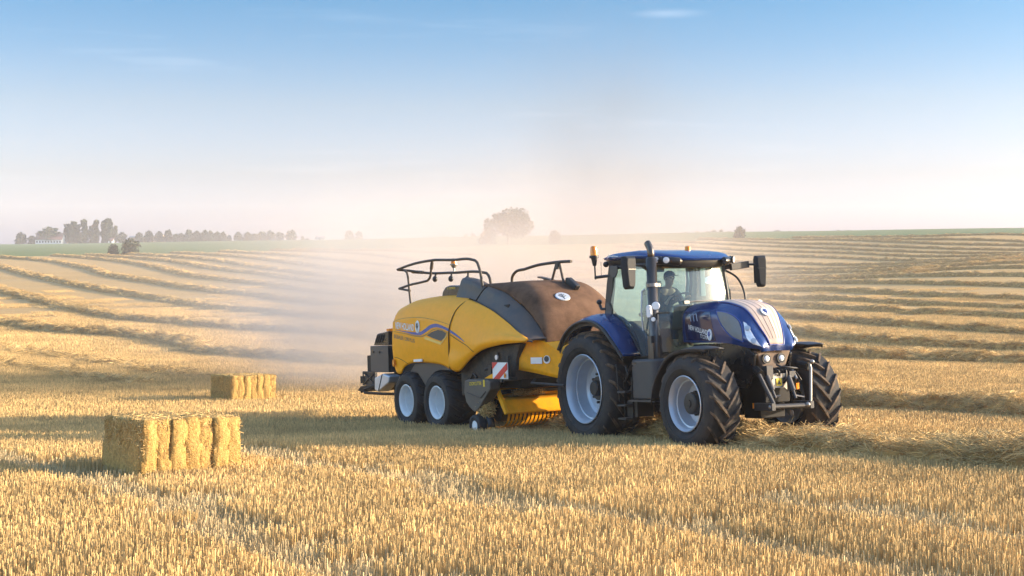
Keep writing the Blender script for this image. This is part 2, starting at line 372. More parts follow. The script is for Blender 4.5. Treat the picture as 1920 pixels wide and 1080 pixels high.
def sheet(name, rowsY, m):
    """rowsY: function (k index array) -> list of rows of Y per column"""
    V = []; nr = len(rowsY)
    for Y in rowsY:
        X = KX * (np.maximum(Y, -20) + 28)
        Z = zt(X, Y) + Z0
        V.append(np.stack([X, Y, Z], 1))
    V = np.array(V); nc = len(KX)
    idx = np.arange(nr * nc).reshape(nr, nc)
    F = np.stack([idx[:-1, :-1], idx[:-1, 1:], idx[1:, 1:], idx[1:, :-1]], -1).reshape(-1, 4)
    me = bpy.data.meshes.new(name); me.from_pydata(V.reshape(-1, 3).tolist(), [], F.tolist()); me.materials.append(m)
    me.polygons.foreach_set('use_smooth', [True] * len(me.polygons))
    return tag(link(name, me), kind='structure')
ye = 270 * np.ones_like(KX)
for _ in range(6): ye = edge_y(KX * (ye + 28))
sN = np.linspace(0, 1, 190)
near = [(-20 + (ye + 20) * (0.28 * q + 0.72 * q ** 2.4)) for q in sN]
sheet('stubble_field', near, M_field)
farR = [ye + (3000 - ye) * q ** 2.6 for q in np.linspace(0, 1, 70)]
sheet('green_field', farR, M_grass)

# ------------------------------------------------------------------ straw: instanced tufts of stubble, and loose straw
TEMPL = bpy.data.collections.new('templates')        # holds the tuft meshes only; never linked to the scene
def arr_mesh(name, V, F, tone, m):
    me = bpy.data.meshes.new(name); me.from_pydata(V, [], F); me.materials.append(m)
    a = me.attributes.new('tone', 'FLOAT', 'POINT'); a.data.foreach_set('value', tone)
    return me
M_straw = mat('stubble straw', (0.64, 0.44, 0.19), 0.75, spec=0.25, tone=True, rand=0.10)
M_pale = mat('flattened pale straw', (0.59, 0.445, 0.235), 0.75, spec=0.25, tone=True, rand=0.10)
M_loose = mat('loose straw', (0.58, 0.40, 0.17), 0.75, spec=0.25, tone=True, rand=0.12)
def stub(seed, size, nrow, dx, r, h, lean=0.10, till=3, leaf=0.3, litter=30, flat=0.0):
    q = random.Random(seed); V = []; F = []; T = []
    def stem(bx, by, tx, ty, z0, z1, rr, tn):
        i = len(V); ph = q.random() * 6.28
        for (x, y, z, k) in ((bx, by, z0, 1.0), (tx, ty, z1, 1.0)):
            for a in range(3): V.append((x + rr * k * math.cos(ph + a * 2.094), y + rr * k * math.sin(ph + a * 2.094), z)); T.append(tn)
        for a in range(3): F.append((i + a, i + (a + 1) % 3, i + 3 + (a + 1) % 3, i + 3 + a))
        F.append((i + 3, i + 4, i + 5))
    def ribbon(p, d, n, w, tn, drop):
        i = len(V); x, y, z = p; px, py = -d[1], d[0]; dz = d[2]
        for k in range(n + 1):
            ww = w * (1 - 0.8 * k / n)
            V.append((x - px * ww, y - py * ww, z)); V.append((x + px * ww, y + py * ww, z)); T.append(tn); T.append(tn)
            x += d[0]; y += d[1]; z += dz; dz -= drop
        for k in range(n): F.append((i + 2*k, i + 2*k + 1, i + 2*k + 3, i + 2*k + 2))
    for i in range(nrow):
        y0 = (i + 0.5) * size / nrow - size / 2; x = -size / 2 + q.random() * dx
        while x < size / 2:
            gx, gy = x, y0 + q.gauss(0, 0.010 * max(1, dx * 20)); gh = h * q.uniform(0.82, 1.14)
            for _ in range(q.randint(1, till)):
                bx, by = gx + q.gauss(0, r * 2.2), gy + q.gauss(0, r * 2.2)
                hh = gh * q.uniform(0.75, 1.1); ln = q.gauss(0, lean); az = q.random() * 6.28; tn = q.uniform(0.62, 1.30)
                if q.random() < flat: ln = q.uniform(0.5, 1.4); hh *= 0.55
                stem(bx, by, bx + ln * hh * math.cos(az), by + ln * hh * math.sin(az), -0.07, hh, r * q.uniform(0.75, 1.25), tn)
                if q.random() < leaf:
                    a2 = q.random() * 6.28; s = 0.035
                    ribbon((bx, by, hh * q.uniform(0.35, 0.85)), (s * math.cos(a2), s * math.sin(a2), q.uniform(0, 0.03)), 3, r * 1.1, tn * 1.05, 0.018)
            x += dx * q.uniform(0.6, 1.4)
    for _ in range(litter):
        a = q.random() * 6.28; x, y = q.uniform(-.5, .5) * size, q.uniform(-.5, .5) * size; l = q.uniform(0.04, 0.14)
        ribbon((x, y, q.uniform(0.0, 0.05)), (l * math.cos(a) / 2, l * math.sin(a) / 2, q.uniform(-.01, .015)), 2, r * 0.9, q.uniform(0.75, 1.3), 0.004)
    return V, F, T
tmpl = []
def add_t(name, data, m):
    o = bpy.data.objects.new(name, arr_mesh(name, *data, m)); TEMPL.objects.link(o); tmpl.append(o)
def tcoll(name, items):
    c = bpy.data.collections.new(name)
    for i, (d, m) in enumerate(items):
        o = bpy.data.objects.new('%s_%02d' % (name, i), arr_mesh(name, *d, m)); c.objects.link(o)
    return c
C_A = tcoll('stubble_near', [(stub(i, 0.5, 4, 0.0150, 0.0031, 0.140, litter=30), M_straw) for i in range(6)] +
            [(stub(20 + i, 0.5, 4, 0.026, 0.0036, 0.115, 0.25, flat=0.5, leaf=0.4, litter=90), M_pale) for i in range(4)])
C_B = tcoll('stubble_mid', [(stub(40 + i, 1.0, 8, 0.027, 0.0042, 0.140, till=2, litter=40), M_straw) for i in range(4)] +
            [(stub(50 + i, 1.0, 8, 0.04, 0.0050, 0.12, 0.3, till=2, flat=0.65, litter=90), M_pale) for i in range(2)])
C_C = tcoll('stubble_far', [(stub(60 + i, 2.5, 20, 0.075, 0.0065, 0.125, till=2, leaf=0.0, litter=30), M_straw) for i in range(3)])

def gn_points(name, coll):
    g = bpy.data.node_groups.new(name, 'GeometryNodeTree')
    g.interface.new_socket('Geometry', in_out='INPUT', socket_type='NodeSocketGeometry')
    g.interface.new_socket('Geometry', in_out='OUTPUT', socket_type='NodeSocketGeometry')
    n = g.nodes; L = g.links
    gi = n.new('NodeGroupInput'); go = n.new('NodeGroupOutput'); ip = n.new('GeometryNodeInstanceOnPoints'); ci = n.new('GeometryNodeCollectionInfo')
    ci.inputs['Collection'].default_value = coll; ci.inputs['Separate Children'].default_value = True; ci.inputs['Reset Children'].default_value = True
    ip.inputs['Pick Instance'].default_value = True
    def na(nm, ty):
        x = n.new('GeometryNodeInputNamedAttribute'); x.data_type = ty; x.inputs['Name'].default_value = nm; return x.outputs['Attribute']
    er = n.new('FunctionNodeEulerToRotation')
    L.new(gi.outputs[0], ip.inputs['Points']); L.new(ci.outputs[0], ip.inputs['Instance']); L.new(na('idx', 'INT'), ip.inputs['Instance Index'])
    L.new(na('rot', 'FLOAT_VECTOR'), er.inputs[0]); L.new(er.outputs[0], ip.inputs['Rotation']); L.new(na('scl', 'FLOAT_VECTOR'), ip.inputs['Scale'])
    L.new(ip.outputs[0], go.inputs[0]); return g
def points_obj(name, P, idx, rot, scl, coll, gname):
    me = bpy.data.meshes.new(name); me.from_pydata(P, [], [])
    me.attributes.new('idx', 'INT', 'POINT').data.foreach_set('value', idx)
    me.attributes.new('rot', 'FLOAT_VECTOR', 'POINT').data.foreach_set('vector', np.asarray(rot, np.float32).ravel())
    me.attributes.new('scl', 'FLOAT_VECTOR', 'POINT').data.foreach_set('vector', np.asarray(scl, np.float32).ravel())
    o = link(name, me); m = o.modifiers.new('tufts', 'NODES'); m.node_group = gn_points(gname, coll); return o
TRAMS = [[(-6.9, 28.0), (-3.5, 19.6), (-1.2, 16.6), (0.2, 14.0), (1.6, 12.3), (2.5, 11.0), (3.6, 9.3)],
         [(-7.6, 20.2), (-6.8, 19.0), (-5.1, 16.6), (-3.8, 14.9), (-2.4, 12.3), (-1.3, 10.6), (-0.3, 9.0)],
         [(2.4, 14.8), (4.2, 11.9), (5.6, 9.6)]]
TRP = [cr_pts(t, 160) for t in TRAMS]
def tram_d(x, y): return min(float(np.min((t[:, 0] - x) ** 2 + (t[:, 1] - y) ** 2)) for t in TRP) ** 0.5
def scatter(name, coll, nvar, nflat, size, y0, y1, mx, label):
    P = []; I = []; R = []; Sc = []; q = random.Random(int(y1 * 7)); ang = math.atan2(RD[1], RD[0])
    M = int((y1 + 40) / size * 1.2)
    for a in range(-M, M):
        for b in range(-M, M):
            x, y = RD * (a * size) + RN * (b * size)
            if not (y0 <= y < y1) or abs(x) > 0.37 * y + mx: continue
            if y > 85 and q.random() < (y - 85) / 55: continue
            i = q.randrange(nvar)
            if nflat and y < 62:
                d = tram_d(x, y) if y < 30 else 9
                if d < 0.30 or (d < 0.6 and q.random() < 0.25): i = nvar + q.randrange(nflat)
            z = ground(x, y); n = 0.5 + 0.5 * noise.noise(Vector((x * 0.5, y * 0.5, 3)))
            if y < 260 or y < edge_y(np.array([x]))[0]:
                e = 0.4; sx = (ground(x + RD[0]*e, y + RD[1]*e) - ground(x - RD[0]*e, y - RD[1]*e)) / (2*e); sy = (ground(x + RN[0]*e, y + RN[1]*e) - ground(x - RN[0]*e, y - RN[1]*e)) / (2*e)
                fl = q.random() < 0.5
                P.append((x, y, z)); I.append(i); R.append((math.atan(sy), -math.atan(sx), ang) if not fl else (-math.atan(sy), math.atan(sx), ang + math.pi))
                Sc.append((1, 1, 0.86 + 0.3 * n))
    o = points_obj(name, P, I, R, Sc, coll, name + '_tufts'); tag(o, label, 'stubble', kind='stuff'); return o
scatter('stubble', C_A, 6, 4, 0.5, 8.0, 27, 2.6, 'short cut golden stubble standing in rows in the foreground')
scatter('stubble', C_B, 4, 2, 1.0, 27, 62, 4, 'cut stubble round the tractor, baler and farther bale')
scatter('stubble', C_C, 3, 0, 2.5, 62, 140, 8, 'cut stubble between the straw rows in the middle distance')

# loose straw clumps for the windrows and bales
def clump(seed, n, rad, l0, l1, w, hmax):
    q = random.Random(seed); V = []; F = []; T = []
    for _ in range(n):
        a = q.random() * 6.28; r = rad * math.sqrt(q.random()); x, y = r * math.cos(a), r * math.sin(a); z = q.uniform(-0.05, hmax)
        d = q.gauss(0, 0.9); l = q.uniform(l0, l1); el = q.gauss(0.04, 0.20); tn = q.uniform(0.65, 1.35)
        dx, dy, dz = math.cos(d) * math.cos(el) * l / 2, math.sin(d) * math.cos(el) * l / 2, math.sin(el) * l / 2
        p = Vector((x, y, z)) - Vector((dx, dy, dz)); st = Vector((dx, dy, dz)); sag = Vector((0, 0, -l * q.uniform(0, 0.12)))
        s1 = Vector((-dy, dx, 0)); s1 = s1.normalized() * w if s1.length > 0 else Vector((w, 0, 0)); s2 = st.cross(s1).normalized() * w
        i = len(V)
        for k in range(3):
            c = p + st * k + (sag if k != 1 else Vector())
            for v in (s1, -0.5 * s1 + 0.87 * s2, -0.5 * s1 - 0.87 * s2): V.append(tuple(c + v)); T.append(tn)
        for k in range(2):
            for b in range(3): F.append((i + 3*k + b, i + 3*k + (b + 1) % 3, i + 3*k + 3 + (b + 1) % 3, i + 3*k + 3 + b))
    return V, F, T
C_S1 = tcoll('straw_clump', [(clump(100 + i, 50, 0.20, 0.12, 0.36, 0.0028, 0.05), M_loose) for i in range(5)])
C_S3 = tcoll('straw_clump_far', [(clump(140 + i, 26, 0.36, 0.2, 0.4, 0.010, 0.05), M_loose) for i in range(3)])
C_S2 = tcoll('straw_clump_mid', [(clump(120 + i, 44, 0.32, 0.18, 0.42, 0.0055, 0.06), M_loose) for i in range(4)])
M_mound = mat('straw heap', (0.50, 0.295, 0.095), 0.85, spec=0.15, col2=(0.27, 0.15, 0.05), vscale=5.0, var=0.25, bump=1.0, bscale=14.0)
STRAW = {'near': ([], [], [], []), 'mid': ([], [], [], []), 'far': ([], [], [], [])}
def strew(cls, V, n, ncs, dens, nvar):
    """scatter loose straw clumps over the heap surface V (n x ncs grid)"""
    P, I, R, Sc = STRAW[cls]; V = V.reshape(n, ncs, 3)
    a = np.linalg.norm(np.cross(V[1:, :-1] - V[:-1, :-1], V[:-1, 1:] - V[:-1, :-1]), axis=2)
    k = rng.poisson(a * dens)
    for i, j in zip(*np.nonzero(k)):
        for _ in range(k[i, j]):
            u, v = rng.random(2); p = V[i, j] * (1-u) * (1-v) + V[i+1, j] * u * (1-v) + V[i, j+1] * (1-u) * v + V[i+1, j+1] * u * v
            P.append(tuple(p)); I.append(int(rng.integers(nvar))); R.append((rng.uniform(-.5, .5), rng.uniform(-.5, .5), rng.uniform(-3.14, 3.14))); q = rng.uniform(.7, 1.25); Sc.append((q, q, q))
G_H1, G_H2, G_H3 = ('near', 34, 5), ('mid', 8, 4), ('far', 1.6, 3)
def windrow(pts, w, h, step, label, group='rows of cut straw on the field', gn=None, ncs=11, rough=0.85):
    L = sum(math.dist(a, b) for a, b in zip(pts, pts[1:])); n = max(8, int(L / step)); C = cr_pts(pts, n)
    T = np.gradient(C, axis=0); T /= np.linalg.norm(T, axis=1)[:, None]; Nn = np.stack([-T[:, 1], T[:, 0]], 1)
    V = []
    sd = rnd.random() * 100
    for i in range(n):
        s = i * L / n; ww = w * (1 + 0.22 * noise.noise(Vector((s * 0.35, sd, 0)))); hh = h * (1 + 0.38 * rough * noise.noise(Vector((s * 0.55, sd, 5))))
        endf = min(1, min(i, n - 1 - i) / 4 + 0.05)
        off = 0.12 * w * noise.noise(Vector((s * 0.25, sd, 9)))
        for j in range(ncs):
            t = -1 + 2 * j / (ncs - 1); x = C[i] + Nn[i] * (t * ww / 2 + off)
            pr = max(0.0, 1 - abs(t) ** 3.4) ** 0.8
            z = hh * pr * endf * (1 + 0.35 * rough * noise.noise(Vector((x[0] * 2.6, x[1] * 2.6, sd)))) + (0.05 if step < 0.35 else 0.10) * rough * noise.noise(Vector((x[0] * 5, x[1] * 5, sd))) * pr - 0.02
            V.append((x[0], x[1], z))
    V = np.array(V); V[:, 2] += zt(V[:, 0], V[:, 1]) + Z0
    idx = np.arange(n * ncs).reshape(n, ncs); F = np.stack([idx[:-1, :-1], idx[1:, :-1], idx[1:, 1:], idx[:-1, 1:]], -1).reshape(-1, 4)
    me = bpy.data.meshes.new('straw_row'); me.from_pydata(V.tolist(), [], F.tolist()); me.materials.append(M_mound)
    me.polygons.foreach_set('use_smooth', [True] * len(me.polygons))
    o = link('straw_row', me); tag(o, label, 'straw row', group)
    me.update(); 
    if me.polygons[len(me.polygons) // 2].normal.z < 0: me.flip_normals()
    if gn: strew(gn[0], V, n, ncs, gn[1], gn[2])
    return o
windrow([(0.3, 27.7), (1.3, 25.9), (2.3, 24.0), (3.0, 22.5), (3.8, 21.1), (5.2, 19.3), (6.9, 17.6), (8.6, 15.6), (10.2, 13.6)], 1.6, 0.33, 0.09, 'straw row passing under the blue tractor towards the pickup of the baler', 'straw rows on the right hand slope', G_H1)
ROWS_R = [   # right of the tractor, nearest first (centre lines on the ground)
    [(2.8, 47.3), (6.3, 39.0), (8.1, 34.8), (9.7, 32.9), (11.1, 30.9), (18.9, 19.4)],
    [(0.5, 84.8), (11.6, 63.5), (13.3, 60.1), (15.4, 58.3), (17.6, 56.5), (19.8, 55.2), (32.0, 48.2)],
    [(5.9, 104.8), (14.2, 82.3), (15.7, 78.4), (17.4, 72.7), (19.6, 68.6), (21.9, 66.1), (23.3, 64.6), (33.0, 54.5)],
    [(2.6, 117.1), (16.9, 97.8), (18.7, 95.4), (21.5, 90.1), (24.1, 84.4), (26.7, 80.4), (28.2, 78.0), (35.6, 66.1)],
    [(5.4, 134.3), (18.8, 114.4), (20.5, 112.0), (24.5, 106.6), (28.0, 101.4), (31.6, 98.2), (34.4, 94.9), (43.2, 84.1)],
    [(8.2, 151.5), (20.9, 131.1), (23.2, 127.4), (27.0, 122.7), (30.8, 115.5), (35.4, 109.8), (38.6, 107.0), (49.2, 97.8)],
    [(3.1, 160.8), (23.3, 147.7), (26.4, 145.6), (31.9, 139.1), (34.8, 130.4), (38.5, 123.2), (43.0, 119.3), (53.6, 110.1)],
    [(1.4, 168.8), (25.4, 168.8), (30.6, 168.6), (36.1, 157.8), (39.6, 148.7), (44.1, 140.9), (48.8, 135.4), (58.0, 124.8)],
    [(5.4, 165.6), (26.4, 177.1), (32.5, 180.1), (38.9, 170.6), (44.1, 166.0), (49.0, 156.9), (54.3, 150.6), (63.2, 139.8)],
    [(6.2, 182.3), (28.6, 191.0), (34.9, 193.0), (40.7, 178.5), (46.4, 176.4), (54.6, 176.1), (61.0, 169.6), (70.8, 159.6)],
    [(7.6, 203.8), (30.6, 210.8), (38.3, 212.9), (46.2, 202.7), (50.4, 190.4), (57.1, 190.4), (67.2, 187.8), (80.8, 184.3)],
    [(8.2, 231.9), (32.1, 229.2), (41.1, 228.1), (49.2, 216.1), (54.7, 206.1), (61.1, 196.9), (70.6, 197.8), (84.5, 198.9)],
    [(19.7, 274.1), (36.3, 256.8), (44.8, 247.9), (53.0, 232.7), (58.5, 220.5), (65.4, 210.3), (74.1, 207.0), (87.2, 202.0)],
    [(21.1, 293.4), (39.2, 277.7), (48.6, 269.4), (58.6, 257.7), (64.6, 235.4), (68.5, 220.2), (78.7, 220.2), (92.7, 219.9)],
    [(26.3, 307.1), (42.8, 289.6), (50.7, 281.2), (61.5, 271.0), (68.6, 259.3), (75.9, 244.0), (85.4, 238.1), (97.3, 230.7)],
    [(35.6, 326.6), (48.1, 306.1), (53.6, 297.1), (63.7, 280.5), (73.0, 266.8), (82.3, 257.0), (89.9, 250.5), (100.5, 241.3)],
    [(44.8, 344.5), (53.7, 322.2), (56.8, 314.4), (66.5, 292.7), (75.6, 276.1), (85.1, 266.1), (93.7, 261.3), (105.9, 254.6)],
    [(45.1, 351.3), (59.9, 332.4), (72.0, 316.8), (77.0, 291.0), (85.9, 276.4), (96.8, 269.9), (108.8, 262.7)],
    [(68.9, 351.6), (74.6, 328.3), (83.1, 293.7), (99.4, 276.8), (109.1, 266.7)],
    [(72.1, 354.6), (81.7, 332.6), (91.0, 311.5), (104.9, 291.9), (113.0, 280.5)],
]
ORD = ['first', 'second', 'third', 'fourth', 'fifth', 'sixth', 'seventh', 'eighth', 'ninth', 'tenth', 'eleventh', 'twelfth', 'thirteenth', 'fourteenth', 'fifteenth', 'sixteenth', 'seventeenth', 'eighteenth', 'nineteenth', 'twentieth', 'twenty-first']
for i, p in enumerate(ROWS_R):
    ym = np.mean([q[1] for q in p]); near_ = ym < 75
    windrow(p, 1.45 if ym < 70 else 1.55, 0.42 if ym < 50 else (0.41 if ym < 200 else 0.42), 0.16 if ym < 45 else 0.3 if ym < 80 else 0.4,
            'long straw row, %s one beyond the tractor counting up the slope%s' % (ORD[i], ' to the green field' if ym > 250 else ''),
            'straw rows on the right hand slope', G_H1 if ym < 45 else (G_H2 if ym < 105 else G_H3))
ROWS_L = [
    [(-37.9, 97.9), (-30.8, 88.2), (-25.0, 80.1), (-22.1, 77.7), (-19.0, 74.7), (-15.3, 67.8), (-12.0, 60.9), (-9.9, 59.1), (-7.2, 55.9), (-5.5, 54.3), (0.3, 48.8)],
    [(-51.9, 141.0), (-46.0, 130.6), (-37.3, 115.5), (-30.2, 102.4), (-24.9, 93.4), (-20.2, 88.2), (-13.9, 81.4), (-10.3, 78.3), (-7.8, 75.3), (-2.6, 69.2)],
    [(-75.5, 209.6), (-70.4, 198.7), (-48.0, 152.2), (-36.2, 130.4), (-28.3, 118.2), (-21.6, 107.0), (-17.6, 102.5), (-13.6, 95.8), (-10.6, 92.4), (-5.2, 86.5)],
    [(-92.9, 249.8), (-85.3, 240.5), (-75.7, 228.6), (-58.1, 194.9), (-46.5, 166.9), (-37.3, 149.0), (-28.3, 133.0), (-21.4, 123.3), (-16.8, 117.2), (-12.2, 110.9), (-7.6, 104.4)],
    [(-81.5, 253.1), (-74.9, 243.0), (-62.9, 224.6), (-49.2, 195.7), (-33.9, 158.7), (-24.9, 143.4), (-16.1, 128.6), (-12.0, 123.5), (-7.0, 117.2)],
    [(-76.2, 255.4), (-69.9, 245.2), (-52.9, 218.2), (-37.3, 182.5), (-29.1, 166.8), (-16.6, 143.2), (-12.2, 138.1), (-7.0, 132.1)],
    [(-69.9, 258.1), (-63.7, 247.8), (-47.4, 220.8), (-32.5, 185.9), (-22.0, 162.9), (-17.3, 154.2), (-11.5, 145.6), (-7.1, 139.0)],
    [(-62.5, 262.8), (-56.6, 252.4), (-42.4, 227.2), (-37.7, 216.9), (-28.2, 194.1), (-17.6, 171.0), (-9.8, 159.9), (-5.1, 153.3)],
    [(-54.6, 266.4), (-48.6, 256.0), (-36.4, 234.4), (-24.7, 210.0), (-17.8, 198.7), (-8.1, 187.1), (-2.9, 181.0)],
    [(-45.7, 269.9), (-38.2, 260.5), (-26.8, 246.4), (-15.9, 222.9), (-9.0, 209.6), (-5.4, 202.4)],
    [(-42.9, 272.3), (-32.0, 267.3), (-19.0, 261.5), (-11.3, 254.0), (-5.5, 248.4)],
]
for i, p in enumerate(ROWS_L):
    ym = np.mean([q[1] for q in p])
    windrow(p, 1.45, 0.38 if ym < 140 else 0.36, 0.3 if ym < 80 else 0.4, 'straw row curving down into the dust, %s one uphill from the farther bale' % ORD[i],
            'straw rows on the left hand slope', G_H2 if ym < 105 else G_H3)
for i, p in enumerate([[(-26.0, 69.6), (-23.8, 66.4), (-19.4, 60.4), (-15.7, 55.4), (-13.2, 51.4), (-10.3, 46.8)], [(-23.2, 60.0), (-19.7, 55.0), (-15.5, 49.6), (-13.1, 46.1), (-11.0, 43.0)]]):
    windrow(p, 1.2, 0.14, 0.3, ['thin low straw ridge running behind the farther bale', 'thin low straw ridge ending just left of the farther bale'][i], 'thin low straw ridges', G_H2)  # low ridges added so their near sides turn to shaded stripes

for cls, coll, lab in (('near', C_S1, 'loose straw stalks lying on the nearest straw rows'), ('mid', C_S2, 'loose straw lying on the straw rows in the middle distance'), ('far', C_S3, 'loose straw lying on the far straw rows')):
    tag(points_obj('loose_straw', *STRAW[cls], coll, 'straw_' + cls), lab, 'straw', kind='stuff')
# ------------------------------------------------------------------ trees and buildings on the skyline
M_leaf = mat('tree leaves', (0.040, 0.056, 0.024), 0.8, spec=0.2, tone=True, rand=0.12)
M_leaf2 = mat('poplar leaves', (0.045, 0.057, 0.027), 0.8, spec=0.2, tone=True, rand=0.12)
M_bark = mat('bark', (0.07, 0.055, 0.042), 0.9, var=0.3)
def crown_mesh(name, seed, n, lobes, leaf, m):
    """leaf clumps spread through a few overlapping lobes; unit height 1, unit width 1"""
    q = random.Random(seed); V = []; F = []; T = []
    tot = sum(l[3] * l[4] * l[4] for l in lobes)
    for (cx, cy, cz, rx, rz) in lobes:
        for _ in range(int(n * rx * rz * rz / tot) + 4):
            while True:
                d = Vector((q.uniform(-1, 1), q.uniform(-1, 1), q.uniform(-1, 1)))
                if 0.25 < d.length < 1: break
            d *= q.uniform(0.85, 1.08)
            c = Vector((cx + d.x * rx, cy + d.y * rx, cz + d.z * rz)); s = leaf * q.uniform(0.5, 1.3); tn = q.uniform(0.65, 1.35)
            a = Vector((q.gauss(0, 1), q.gauss(0, 1), q.gauss(0, 1))).normalized(); b = a.orthogonal().normalized(); e = a.cross(b)
            i = len(V)
            for k in range(5):
                t = k * 2 * math.pi / 5; rr = s * q.uniform(0.6, 1.2); V.append(tuple(c + b * rr * math.cos(t) + e * rr * math.sin(t) + a * q.uniform(-.2, .2) * s)); T.append(tn)
            F.append((i, i + 1, i + 2)); F.append((i, i + 2, i + 3)); F.append((i, i + 3, i + 4))
    return arr_mesh(name, V, F, T, m)
def round_lobes(seed, k=7, low=0.25):
    q = random.Random(seed); L = [(0, 0, 0.62, 0.36, 0.36)]
    for i in range(k):
        a = i * 2 * math.pi / k + q.uniform(-.3, .3); r = q.uniform(0.2, 0.3)
        L.append((r * math.cos(a), r * math.sin(a), q.uniform(low, 0.68), q.uniform(0.15, 0.24), q.uniform(0.15, 0.26)))
    for i in range(5):
        a = i * 1.257 + q.uniform(-.3, .3); L.append((0.24 * math.cos(a), 0.24 * math.sin(a), q.uniform(0.16, 0.30), 0.22, 0.2))
    L.append((q.uniform(-.1, .1), 0, 0.84, 0.17, 0.16)); return L
def poplar_lobes(seed):
    q = random.Random(seed); L = []
    for i in range(9):
        z = 0.1 + 0.86 * i / 8; w = 0.42 * (1 - 0.75 * abs(z - 0.4) ** 1.3) * q.uniform(0.75, 1.1)
        L.append((q.uniform(-.12, .12), q.uniform(-.12, .12), z, max(0.12, w), 0.09))
    return L
def trunk_mesh(name, r, top, limbs=4, seed=0):
    q = random.Random(seed); b = MB(); b.tube([(0, 0, -0.06), (0.01, 0, 0.2), (0, 0.01, top)], [r, r * 0.75, r * 0.25], 8)
    for i in range(limbs):
        a = q.uniform(0, 6.28); z = q.uniform(0.15, 0.45); b.tube([(0, 0, z), (0.16 * math.cos(a), 0.16 * math.sin(a), z + 0.14), (0.27 * math.cos(a), 0.27 * math.sin(a), z + 0.3)], [r * 0.5, r * 0.32, r * 0.1], 6)
    return b.mesh(name, M_bark)
CR_ROUND = [crown_mesh('crown', 200 + i, 900, round_lobes(300 + i, 7, 0.2), 0.065, M_leaf) for i in range(5)]
CR_POP = [crown_mesh('crown', 220 + i, 1000, poplar_lobes(320 + i), 0.07, M_leaf2) for i in range(4)]
CR_BUSH = [crown_mesh('crown', 240 + i, 900, round_lobes(340 + i, 9, 0.12), 0.045, M_leaf) for i in range(3)]
CR_BIG = [crown_mesh('crown', 260, 3200, [(-.28, 0, .45, .22, .22), (-.12, .1, .66, .24, .24), (.08, -.05, .76, .26, .24), (.25, .05, .74, .22, .24), (.36, 0, .52, .18, .26), (.05, .1, .45, .3, .25), (-.4, 0, .58, .12, .16), (.2, -.1, .3, .22, .14)], 0.028, M_leaf)]
TR_R = [trunk_mesh('trunk', 0.035, 0.6, 4, i) for i in range(3)]; TR_P = [trunk_mesh('trunk', 0.06, 0.9, 2, 9)]
def tree(name, crown, trunk, x, y, w, h, label, cat='tree', group=None, sink=0.0, rz=None):
    M = Matrix.Translation((x, y, ground(x, y) - sink)) @ Matrix.Rotation(rnd.uniform(0, 6.28) if rz is None else rz, 4, 'Z')
    e = empty(name, M, label, cat, group)
    for nm, me in (('trunk', trunk), ('crown', crown)):
        o = link(nm, me, e); o.scale = (w, w, h)
    return e
FY = 790.0
def row(lst, labels, group, crowns, trunks, sink=0.3):
    for i, (x, w, h) in enumerate(lst):
        tree('tree', rnd.choice(crowns), rnd.choice(trunks), x, FY + rnd.uniform(-4, 4), w * (1.75 if group.startswith('poplar') else 1.3), h * (0.93 if group.startswith('poplar') else 1.04) + sink, labels(i) if callable(labels) else labels[i], 'tree', group, sink)
row([(-270.4, 5.5, 6.4), (-264.9, 4.9, 4.5), (-254.5, 11.7, 9.1)], ['dark pointed tree alone at the far left of the skyline', 'low round dark tree between the pointed tree and the white farmhouse', 'broad dark tree rising behind the roof of the white farmhouse'], 'farmstead trees', CR_ROUND, TR_R)
PL = [(-245.4, 3.2, 11.1), (-242.0, 3.8, 12.4), (-238.8, 2.5, 10.6), (-235.0, 3.6, 13.3), (-232.6, 2.7, 9.8), (-230.9, 2.6, 13.0), (-228.6, 2.8, 12.9), (-225.1, 3.7, 13.8), (-222.7, 2.7, 13.5), (-221.2, 2.5, 13.6), (-219.1, 2.0, 9.6)]
row(PL, lambda i: 'tall slender poplar beside the white farmhouse, %s' % ('nearest the house in its clump' if i == 0 else 'last on the right of its clump' if i == 10 else '%s from the house in its clump' % ORD[i]), 'poplars beside the farmhouse', CR_POP, TR_P)
row([(-214.8, 5.0, 5.7)], ['round tree between the poplars and the flat tan barn'], 'farmstead trees', CR_ROUND, TR_R)
R1 = [(-206.5, 4.3, 5.5), (-200.4, 4.7, 6.4), (-194.2, 4.9, 6.0), (-189.4, 4.5, 6.6), (-185.3, 3.7, 4.5), (-182.3, 4.3, 4.8), (-179.2, 4.4, 6.5), (-176.4, 3.1, 5.1), (-173.7, 3.7, 5.9), (-171.1, 3.1, 4.9), (-168.8, 3.4, 6.3), (-166.0, 3.7, 5.9)]
row(R1, lambda i: 'hazy round tree behind the flat tan barn, %s from its left' % ORD[i] if i < 3 else 'hazy round hedge tree right of the tan barn, %s from the barn' % ORD[i - 3], 'hedge trees on the skyline', CR_ROUND, TR_R)
R2 = [(-163.2, 4.3, 5.2), (-159.6, 3.9, 4.9), (-156.0, 2.8, 3.2), (-151.4, 4.5, 4.9), (-146.7, 4.8, 4.7), (-142.1, 4.7, 3.9), (-137.7, 4.7, 5.0), (-133.2, 4.4, 5.5), (-128.9, 4.9, 4.5)]
row(R2, lambda i: 'hazy round hedge tree, %s left of the full round tree ending the hedge' % ORD[len(R2) - 1 - i], 'hedge trees on the skyline', CR_ROUND, TR_R)
row([(-122.5, 6.0, 5.4), (-115.9, 1.6, 2.3), (-113.7, 2.1, 1.1), (-89.8, 4.7, 4.9), (-84.7, 3.8, 4.5)], ['full round tree standing just right of the end of the hedge', 'tiny lollipop shaped tree right of the full round tree', 'tiny low shrub beside the lollipop shaped tree', 'left one of the lone pair of hazy trees left of the dust', 'right one of the lone pair of hazy trees left of the dust'], 'lone trees on the skyline', CR_ROUND, TR_R)
